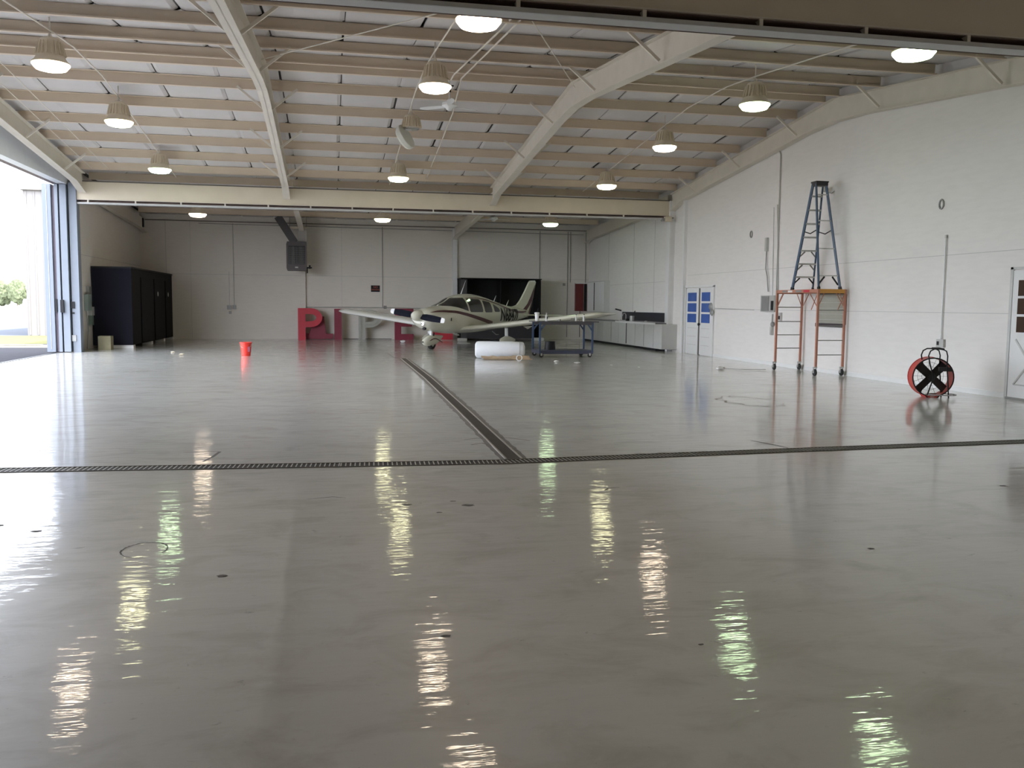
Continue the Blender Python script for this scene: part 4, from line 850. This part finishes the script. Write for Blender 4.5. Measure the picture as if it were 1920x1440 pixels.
# fin
fin = MB(); prof = [(5.0, 1.44), (5.55, 1.44), (5.78, 1.50), (6.0, 1.68), (6.3, 2.02), (6.55, 2.34), (6.62, 2.42), (6.70, 2.45), (6.95, 2.46), (7.03, 2.40), (6.90, 1.95), (6.70, 1.40), (6.58, 1.12), (6.45, 1.05), (6.2, 1.15), (5.6, 1.25)]
fin.prism([(x*KX, z) for x, z in prof], -.035, .035, 'xz'); part('fin', fin, PLANE, ac, local=True)
part('fin_cap', MB().prism([(6.62*KX, 2.41), (6.70*KX, 2.46), (6.95*KX, 2.47), (7.04*KX, 2.40)], -.04, .04, 'xz'), PLANEW, ac, local=True)
part('rudder_stripe', MB().prism([(x*KX, z) for x, z in [(5.55, 1.27), (5.9, 1.27), (6.2, 1.36), (6.45, 1.55), (6.68, 1.85), (6.88, 2.16), (6.96, 2.3), (6.92, 2.05), (6.80, 1.75), (6.62, 1.5), (6.40, 1.3), (6.2, 1.21), (5.9, 1.17), (5.55, 1.17)]], -.043, -.036, 'xz').prism([(x*KX, z) for x, z in [(6.86, 1.98), (6.72, 1.6), (6.56, 1.28), (6.52, 1.2), (6.58, 1.12), (6.40, 1.0), (6.46, 1.0), (6.64, 1.12), (6.60, 1.24), (6.72, 1.45)]], -.046, -.037, 'xz'), MAROON, ac, local=True)
# spinner, propeller
part('spinner', MB().lathe((0, 0, 1.12), [(.0, 0), (.06, .02), (.12, .08), (.165, .18), (.18, .30), (.18, .40)], 24, 'x'), PLANE, ac, True, local=True)
pr = math.radians(8)
for s in (1, -1):
    d = Vector((0, s*math.cos(pr), s*math.sin(pr))); u_ = Vector((0, -math.sin(pr), math.cos(pr)))*1
    b = MB(); vs = []
    R_ = ((.14, .07, .05), (.30, .10, .05), (.55, .105, .03), (.80, .09, .02), (.84, .085, .018))
    def sect(r, wd, tw): c0 = Vector((.27, 0, 1.12))+d*r*1.12; return [c0+u_*wd+Vector((tw, 0, 0)), c0+Vector((-.012, 0, 0)), c0-u_*wd-Vector((tw, 0, 0)), c0+Vector((.012, 0, 0))]
    for r, wd, tw in R_: vs += sect(r, wd, tw)
    fs = [(i*4+k, i*4+(k+1) % 4, i*4+4+(k+1) % 4, i*4+4+k) for i in range(4) for k in range(4)]
    b.add(vs, fs); bl_ = part('propeller_blade', b, mat('navy propeller', (.005, .006, .013), .75, spec=0.15), ac, local=True)
    b = MB(); vs = []
    for r, wd, tw in ((.84, .0855, .018), (.94, .075, .012), (.97, .04, .008)): vs += sect(r, wd, tw)
    b.add(vs, [(i*4+k, i*4+(k+1) % 4, i*4+4+(k+1) % 4, i*4+4+k) for i in range(2) for k in range(4)]+[(8, 9, 10, 11)]); part('white_tip', b, WHITE, bl_, local=True)
# cowl lights and scoop
part('landing_light', MB().lathe((.40, -.12, .86), [(.0, -.012), (.06, -.006), (.065, .02), (.06, .05)], 14, 'x'), mat('chrome', (.8, .8, .8), .1, 1.0), ac, True, local=True)
part('air_scoop', MB().lathe((.52, -.08, .70), [(.0, -.012), (.05, -.008), (.055, .03), (.05, .08)], 14, 'x'), BLACK, ac, True, local=True)
part('exhaust_pipe', MB().tube([(1.7*KX, -.22, .56), (1.85*KX, -.24, .47), (2.0*KX, -.24, .45)], .03, 8), LGREY, ac, local=True)
part('step', MB().tube([(3.6*KX, -.45, .55), (3.8*KX, -.47, .42), (3.95*KX, -.47, .42)], .014, 6), GREY, ac, local=True)
# nose gear
part('nose_strut', MB().cyl((.92*KX, 0, .36), (.88*KX, 0, .72), .035, 10).cyl((.90*KX, 0, .45), (.88*KX, 0, .65), .055, 12), PLANEW, ac, True, local=True)
part('torque_link', MB().bar((.92*KX, -.1, .47), (.92*KX, .1, .47), .05, .03).bar((1.0*KX, 0, .42), (1.05*KX, 0, .55), .03, .03), BLACK, ac, local=True)
nf = MB(); secs = ((.50, .03, .03, .26), (.56, .10, .11, .26), (.70, .135, .17, .28), (.9, .14, .19, .30), (1.1, .12, .165, .32), (1.3, .07, .11, .36), (1.48, .01, .02, .42))
for (x, wy, wz, zc) in secs:
    for t in range(14): a = t*2*math.pi/14; nf.v.append((x*KX, wy*math.cos(a), zc+wz*math.sin(a)))
nf.f += [(i*14+k, i*14+(k+1) % 14, (i+1)*14+(k+1) % 14, (i+1)*14+k) for i in range(6) for k in range(14)]
part('wheel_fairing', nf, PLANE, ac, True, local=True)
part('fairing_stripe', MB().add([((.68+i*.09)*KX, -.143+.004*abs(i-3), .27+.075*math.sin(i*.6)+j*.035) for i in range(8) for j in (0, 1)], [(2*i, 2*i+1, 2*i+3, 2*i+2) for i in range(7)]), MAROON, ac, local=True)
part('nose_wheel', MB().lathe((.92*KX, 0, .165), [(.0, -.05), (.08, -.052), (.09, -.075), (.14, -.07), (.165, -.04), (.165, .04), (.14, .07), (.09, .075), (.08, .052), (.0, .05)], 24, 'y'), RUB, ac, True, local=True)
part('wheel_hub', MB().lathe((.92*KX, -.056, .165), [(.0, -.012), (.05, -.01), (.07, .0), (.07, .01)], 16, 'y'), LGREY, ac, True, local=True)
# aerials
for (x, h, dx) in ((2.42, .48, .26), (4.3, .24, .15), (5.1, .22, .15)):
    z = zt_(x)-.01; part('antenna', MB().tube([(x*KX, 0, z), ((x+dx)*KX, 0, z+h)], .02, 6, r1=.005), PLANEW, ac, local=True)
part('door_latch', MB().box((1.20*KX, -.575, .95), (1.22*KX, -.545, 1.05)), BLACK, ac, local=True)

# ================================================================ FLOOR THINGS
# trench drains
IRON = mat('rusty drain iron', (.10, .085, .07), .6, .2, var=.4, scale=12); BARM = mat('worn grate steel', (.42, .40, .36), .5, .3, var=.3, scale=20); SLOT = mat('dark drain slot', (.03, .026, .022), .8)
def trench(label, name, pts, wd, bar_step, railm, barm, edge=.03, longit=False):
    t = thing(name, label, 'drain', (pts[0][0], pts[0][1], 0), 'trench drains')
    def off(d): 
        out = []
        for i, p in enumerate(pts):
            a = pts[max(i-1, 0)]; c = pts[min(i+1, len(pts)-1)]; v = Vector((c[0]-a[0], c[1]-a[1])).normalized(); out.append((p[0]-v.y*d, p[1]+v.x*d))
        return out
    def strip(d0, d1, z0, z1):
        A, B_ = off(d0), off(d1); b = MB(); vs = []
        for p, q in zip(A, B_): vs += [(p[0], p[1], z0), (q[0], q[1], z0), (q[0], q[1], z1), (p[0], p[1], z1)]
        fs = [(i*4+k, i*4+(k+1) % 4, i*4+4+(k+1) % 4, i*4+4+k) for i in range(len(A)-1) for k in range(4)]+[(0, 1, 2, 3), tuple(len(vs)-4+k for k in range(4))]
        return b.add(vs, fs)
    part('channel', strip(-wd/2, wd/2, .0004, .0012), SLOT if not longit else mat('brown silt', (.085, .07, .058), .8, var=.4, scale=30), t)
    for s in (-1, 1):
        part('edge_angle', strip(s*wd/2-.010, s*wd/2+.010, .0005, .006), railm, t)
    # bars
    b = MB(); L_ = 0
    for p, q in zip(pts[:-1], pts[1:]):
        P, Q = Vector(p), Vector(q); v = (Q-P); ln = v.length; v.normalize(); n = Vector((-v.y, v.x)); k = 0
        while k*bar_step < ln:
            c = P+v*k*bar_step; a = c-n*wd*.48; e = c+n*wd*.48; hw = bar_step*(.14 if not longit else .22)
            b.add([(*(a-v*hw), .004), (*(a+v*hw), .004), (*(e+v*hw), .004), (*(e-v*hw), .004)], [(0, 1, 2, 3)]); k += 1
    part('grate_bars', b, barm, t, kind='stuff')
    return t
trench('steel grated trench drain crossing the floor from side to side', 'trench_drain', [(XL+.1, 9.05), (-2.9, 8.52), (0.08, 8.34), (1.62, 8.27), (3.6, 8.42), (5.49, 8.55), (7.72, 8.68), (XR-.02, 8.85)], .20, .043, IRON, BARM)
trench('long straight trench drain running back towards the aircraft', 'trench_drain', [(1.74, 8.42), (1.83, 12.5), (1.93, 18.0), (1.95, 24.6)], .155, .045, mat('pale drain rail', (.36, .33, .29), .5), IRON, longit=True)
tp = [(1.74, 8.42), (1.83, 12.5), (1.93, 18.0), (1.95, 24.6)]
for s in (-1, 1):
    pts = []; 
    for i in range(90):
        k = i/89*3; j = min(int(k), 2); q = k-j; x = tp[j][0]+(tp[j+1][0]-tp[j][0])*q; y = tp[j][1]+(tp[j+1][1]-tp[j][1])*q
        pts.append((x+s*.115+random.uniform(-.008, .008), y))
    ribbon(pts, .075, CHIP, 'chipped_edge', jag=.35, z=.0012)
ribbon(lerp((1.72, 24.6), (1.67, 27.7), 20), .03, JOINT, 'floor_joint', jag=.5)
ribbon([(1.44, 9.72), (1.6, 9.8), (1.95, 9.78), (2.15, 9.55)], .03, JOINT, jag=.5); ribbon([(1.46, 9.35), (1.6, 9.45), (1.66, 9.25)], .03, JOINT, jag=.8)
pts = [(3.0+i*.05, 8.52+.02*math.sin(i*1.3)+i*.0018) for i in range(60)]; ribbon(pts, .03, CHIP, 'chipped_edge', jag=.9)

# red drum fan
fan = thing('drum_fan', 'red drum fan with black blades and tubular stand near the right wall', 'fan', (10.0, 13.3, 0))
cx, cy, cz, RR = 9.98, 13.36, .345, .325
nrm = Vector((-.36, -.93, 0)).normalized(); sd = Vector((-nrm.y, nrm.x, 0)); sd = -sd if sd.x < 0 else sd; C0 = Vector((cx, cy, cz))
FS = .87
def fp(a, b_, c_): return C0+sd*a*FS+Vector((0, 0, 1))*b_*(FS if b_ > -.36 else 1)+nrm*c_*FS   # across, up, towards the camera
DRUM = mat('red fan drum', (.50, .06, .05), .4, var=.1)
b = MB(); n = 36; vs = []; fs = []
RR = .375
for (r, c_) in ((RR, -.20), (RR, .14), (RR-.012, .14), (RR-.012, -.20)):
    for k in range(n): t = 2*math.pi*k/n; vs.append(fp(r*math.cos(t), r*math.sin(t), c_))
for i in range(4):
    for k in range(n): fs.append((i*n+k, i*n+(k+1) % n, ((i+1) % 4)*n+(k+1) % n, ((i+1) % 4)*n+k))
part('drum', b.add(vs, fs), DRUM, fan, True)
part('front_ring', MB().tube([fp((RR-.002)*math.cos(k*.1745), (RR-.002)*math.sin(k*.1745), .145) for k in range(36)], .011, 6, True), BLACK, fan)
part('rear_ring', MB().tube([fp((RR)*math.cos(k*.1745), (RR)*math.sin(k*.1745), -.2) for k in range(36)], .011, 6, True), DRUM, fan)
for q in range(4):
    a = R(47+90*q); ca, sa = math.cos(a), math.sin(a)
    def bp_(r, w_, c_): return fp(r*ca-w_*sa, r*sa+w_*ca, c_)
    vs = [bp_(.03, -.07, .02), bp_(.03, .07, -.03), bp_(.35, -.08, .03), bp_(.35, .08, -.05), bp_(.03, -.07, .03), bp_(.03, .07, -.02), bp_(.35, -.08, .04), bp_(.35, .08, -.04)]
    part('blade', MB().add(vs, [(0, 1, 3, 2), (4, 6, 7, 5), (0, 4, 5, 1), (2, 3, 7, 6), (0, 2, 6, 4), (1, 5, 7, 3)]), mat('fan black', (.022, .022, .024), .5), fan)
part('hub', MB().add(*(lambda v_: (v_, [(k, (k+1) % 16, 16+(k+1) % 16, 16+k) for k in range(16)]+[tuple(range(16)), tuple(range(16, 32))]))([fp(.075*math.cos(k*.3927), .075*math.sin(k*.3927), c_) for c_ in (-.1, .06) for k in range(16)])), MATS['fan black'], fan)
b = MB()
for r in (.12, .20, .28): b.tube([fp(r*math.cos(k*.2618), r*math.sin(k*.2618), -.19) for k in range(24)], .003, 4, True)
for k in range(16): a = k*.3927; b.tube([fp(.07*math.cos(a), .07*math.sin(a), -.19), fp(RR*math.cos(a), RR*math.sin(a), -.19)], .003, 4)
part('wire_guard', b, GREY, fan)
for c_ in (.17, -.03):
    xo = .02 if c_ > 0 else -.06
    pts = [(-.12+xo, -.34), (-.02+xo, .0), (-.10+xo, .26), (-.13+xo, .42), (-.10+xo, .51), (-.03+xo, .55), (.12+xo, .55), (.19+xo, .51), (.215+xo, .42), (.21+xo, .2), (.235+xo, .0), (.27+xo, -.36)]
    part('stand_hoop', MB().tube([fp(a, b_, c_) for a, b_ in pts], .011, 8), BLACK, fan)
part('handle_grip', MB().tube([fp(.0, .555, -.03), fp(.1, .56, .07), fp(.16, .545, .17)], .018, 8), BLACK, fan)
part('motor_box', MB().add(*(lambda v_: (v_, [(0, 1, 3, 2), (4, 6, 7, 5), (0, 4, 5, 1), (2, 3, 7, 6), (0, 2, 6, 4), (1, 5, 7, 3)]))([fp(a, b_, c_) for a in (.10, .33) for b_ in (.12, .20) for c_ in (.08, .16)])), MATS['fan black'], fan)
part('base_ring', MB().tube([fp(.17+.27*math.cos(k*.2618), (-cz+.012), .1+.20*math.sin(k*.2618)) for k in range(24)], .009, 6, True), GREY, fan)

# blue shop cart
ct = thing('shop_cart', 'blue steel shop cart with a lower shelf on casters', 'cart', (6.6, 25.2, 0))
ax0, ax1, ay0, ay1, zt2 = 5.86, 7.42, 24.85, 25.75, 1.04
for (x, y) in ((ax0, ay0), (ax1, ay0), (ax0, ay1), (ax1, ay1)):
    part('post', MB().bar((x, y, .12), (x, y, zt2-.03), .05, .05, up=(0,1,0)), CARTB, ct)
    sx = 1 if x == ax0 else -1
    part('gusset', MB().bar((x, y, zt2-.28), (x+sx*.16, y, zt2-.06), .03, .04), CARTB, ct)
    c = part('caster', MB().lathe((x+sx*.06-.015, y, .06), [(0, -.02), (.04, -.02), (.06, -.014), (.06, .014), (.04, .02), (0, .02)], 16, 'y'), RUB, ct); part('fork', MB().box((x+sx*.06-.04, y-.028, .05), (x+sx*.06+.01, y-.022, .12)), LGREY, c)
part('top_plate', MB().box((ax0-.12, ay0-.05, zt2-.03), (ax1+.18, ay1+.05, zt2)), mat('dark worn plate', (.09, .085, .09), .4, .3, var=.3), ct)
part('top_rail', MB().box((ax0, ay0-.02, zt2-.10), (ax1, ay0+.02, zt2-.03)).box((ax0, ay1-.02, zt2-.10), (ax1, ay1+.02, zt2-.03)), MATS['dark worn plate'], ct)
part('lower_shelf', MB().box((ax0-.02, ay0-.02, .10), (ax1+.02, ay1+.02, .20)), mat('dark blue shelf', (.05, .055, .09), .5, var=.3), ct)
def pot(name, c, prof, m, label, cat, extra=None, n=20, group=None):
    t = thing(name, label, cat, c, group); part('body', MB().lathe(c, prof, n), m, t, True)
    if extra: extra(t, c)
    return t
pot('drink_cup', (5.80, 25.0, zt2), [(.045, 0), (.05, .02), (.062, .2), (.075, .21), (.075, .24), (.06, .25), (0, .25)], WHITE, 'white drink cup with a black straw at the left end of the cart', 'cup', lambda t, c: part('straw', MB().tube([(c[0], c[1], c[2]+.24), (c[0]+.03, c[1], c[2]+.37)], .009, 6), BLACK, t))
pot('spray_bottle', (6.08, 25.0, zt2), [(.035, 0), (.035, .15), (.015, .19), (.015, .22), (.0, .22)], WHITE, 'small white bottle beside the drink cup on the cart', 'bottle', lambda t, c: (part('cap', MB().box((c[0]-.02, c[1]-.012, c[2]+.215), (c[0]+.02, c[1]+.012, c[2]+.245)), WHITE, t), part('bottle_label', MB().box((c[0]+.0, c[1]-.038, c[2]+.06), (c[0]+.03, c[1]-.034, c[2]+.13)), BLACK, t)))
pot('glue_bottle', (7.05, 25.3, zt2), [(.03, 0), (.03, .1), (.012, .14), (.012, .18), (0, .18)], LGREY, 'left one of two small grey bottles at the right end of the cart', 'bottle', lambda t, c: part('cap', MB().cyl((c[0], c[1], c[2]+.18), (c[0], c[1], c[2]+.2), .02, 8), BLACK, t))
pot('glue_bottle', (7.2, 25.0, zt2), [(.035, 0), (.035, .12), (.012, .16), (.012, .19), (0, .19)], LGREY, 'right one of two small grey bottles at the right end of the cart', 'bottle', lambda t, c: part('cap', MB().cyl((c[0], c[1], c[2]+.19), (c[0], c[1], c[2]+.21), .025, 8), BLACK, t))
pot('tape_roll', (6.5, 25.1, zt2), [(.02, 0), (.04, 0), (.04, .05), (.02, .05), (.02, 0)], GREY, 'small grey tape roll near the left half of the cart top', 'tape')
solo('ring_clamp', MB().tube([(6.83+.045*math.cos(k*.5236), 24.9, zt2+.045+.04*math.sin(k*.5236)) for k in range(12)], .008, 6, True).box((6.79, 24.89, zt2), (6.87, 24.91, zt2+.012)), GREY, 'small metal ring standing in the middle of the cart top', 'clamp', (6.83, 24.9, zt2))
pot('black_bucket', (6.28, 25.35, .20), [(.0, 0), (.165, 0), (.14, .235), (.15, .245), (.0, .245)], BLACK, 'black bucket upside down on the lower shelf of the cart', 'bucket')
# red bucket
pot('red_bucket', (-2.36, 26.1, 0), [(.0, 0), (.125, 0), (.155, .33), (.165, .34), (.165, .385), (.155, .385), (.12, .02), (0, .02)], mat('red plastic bucket', (.72, .04, .025), .35, var=.04), 'red plastic bucket standing alone on the open floor', 'bucket', lambda t, c: (part('rim', MB().tube([(c[0]+.166*math.cos(k*.2618), c[1]+.166*math.sin(k*.2618), c[2]+.36) for k in range(24)], .008, 6, True), MATS['red plastic bucket'], t), part('bail_handle', MB().tube([(c[0]+.168*math.cos(k*.3), c[1]-.168*math.sin(k*.3)*.5-.05, c[2]+.35-.13*math.sin(k*.3)) for k in range(11)], .004, 5), LGREY, t), part('bucket_label', MB().box((c[0]+.06, c[1]-.155, c[2]+.12), (c[0]+.12, c[1]-.13, c[2]+.26)), mat('purple print', (.25, .06, .10), .5), t)))
# big white roll and its brown paper
rl = thing('plastic_roll', 'big white roll of wrapping lying on the floor left of the cart', 'roll', (4.7, 24.6, 0))
pa, pb = Vector((3.97, 24.75, .237)), Vector((5.36, 24.45, .237)); dv = (pb-pa).normalized()
WR = mat('white wrap', (.74, .76, .78), .45, var=.04, scale=8, bump=.3)
pts = [pa+dv*k for k in (0, .03, .08, 1.0, 1.32, 1.36, 1.40)]; b = MB(); vs = []; n = 24
for p, r in zip(pts, (.16, .215, .235, .235, .225, .205, .10)):
    for k in range(n): t_ = 2*math.pi*k/n; vs.append(p+Vector((-dv.y, dv.x, 0))*r*math.cos(t_)+Vector((0, 0, 1))*r*math.sin(t_)*1.0)
fs = [(i*n+k, i*n+(k+1) % n, (i+1)*n+(k+1) % n, (i+1)*n+k) for i in range(6) for k in range(n)]+[tuple(range(n)), tuple(6*n+k for k in range(n))]
part('roll_body', b.add(vs, fs), WR, rl, True); part('wrap_band', MB().tube([pa+dv*1.24, pa+dv*1.26], .2365, 24), LGREY, rl, True)
b = MB(); vs = []; fs = []
for i in range(13):
    x = 4.05+i*.113
    for j in range(5): vs.append((x+.03*random.random(), 24.35-.13*j+random.uniform(-.02, .02)-.02*i*.3, .012+random.uniform(0, .035)*(j < 4)+(.05 if j == 0 else 0)))
for i in range(12):
    for j in range(4): q = i*5+j; fs.append((q, q+1, q+6, q+5))
nn = len(vs); vs += [(x, y, z-.008) for x, y, z in vs]; fs += [tuple(q+nn for q in f_[::-1]) for f_ in fs]
solo('kraft_paper', b.add(vs, fs), mat('brown kraft paper', (.42, .31, .20), .8, var=.3, scale=14), 'crumpled brown kraft paper in front of the white roll', 'paper', (4.7, 24.1, 0))
def crumple(x, y, s, label, m=WHITE, fl=.5):
    bm = bmesh.new(); bmesh.ops.create_icosphere(bm, subdivisions=2, radius=s); zmin = 9
    for v in bm.verts: v.co *= random.uniform(.65, 1.15); v.co.z *= fl; v.co.x *= 1.3
    zmin = min(v.co.z for v in bm.verts)
    for v in bm.verts: v.co.z -= zmin
    me = bpy.data.meshes.new('paper_scrap'); bm.to_mesh(me); bm.free(); me.materials.append(m)
    o = bpy.data.objects.new('paper_scrap', me); col.objects.link(o); o.location = (x, y, 0); tag(o, label, 'scrap', 'scraps on the floor')
solo('tape_ring', MB().tube([(4.93+.075*math.cos(k*.5236), 23.3, .085+.075*math.sin(k*.5236)) for k in range(12)], .012, 6, True).box((4.9, 23.27, 0), (4.96, 23.33, .02)), WHITE, 'small white tape ring standing on the kraft paper edge', 'tape', (4.93, 23.3, 0))
crumple(5.85, 22.9, .06, 'white paper scrap just in front of the cart', fl=.35); crumple(6.22, 22.15, .075, 'larger white scrap in front of the right cart post', fl=.3)
crumple(2.75, 35.0, .08, 'pale scrap on the floor in front of the letter E', fl=.6); crumple(9.15, 19.9, .09, 'white scrap on the floor left of the scaffold', fl=.45)
crumple(-4.15, 26.5, .06, 'tan scrap near the navy booth', STEEL, .4); crumple(-4.6, 27.8, .05, 'small tan scrap behind the other tan scrap', STEEL, .4); crumple(6.9, 21.4, .03, 'tiny white scrap right of the cart', fl=.4)
crumple(7.35, 20.6, .03, 'tiny pale scrap far right of the cart on open floor', fl=.4)
solo('broom_stick', MB().bar((9.25, 19.9, .02), (9.6, 19.6, .02), .012, .012).bar((9.6, 19.6, .02), (10.15, 19.55, .02), .012, .012), GREY, 'thin grey stick on the floor reaching the scaffold', 'stick', (9.4, 19.8, 0))
solo('plank', MB().box((-11.2, 31.3, -.02), (-8.9, 31.55, .06)).box((-11.0, 31.28, .06), (-9.2, 31.5, .075)), mat('pale plank', (.42, .38, .30), .8), 'pale plank lying outside the doorway', 'plank', (-10, 31.4, 0))
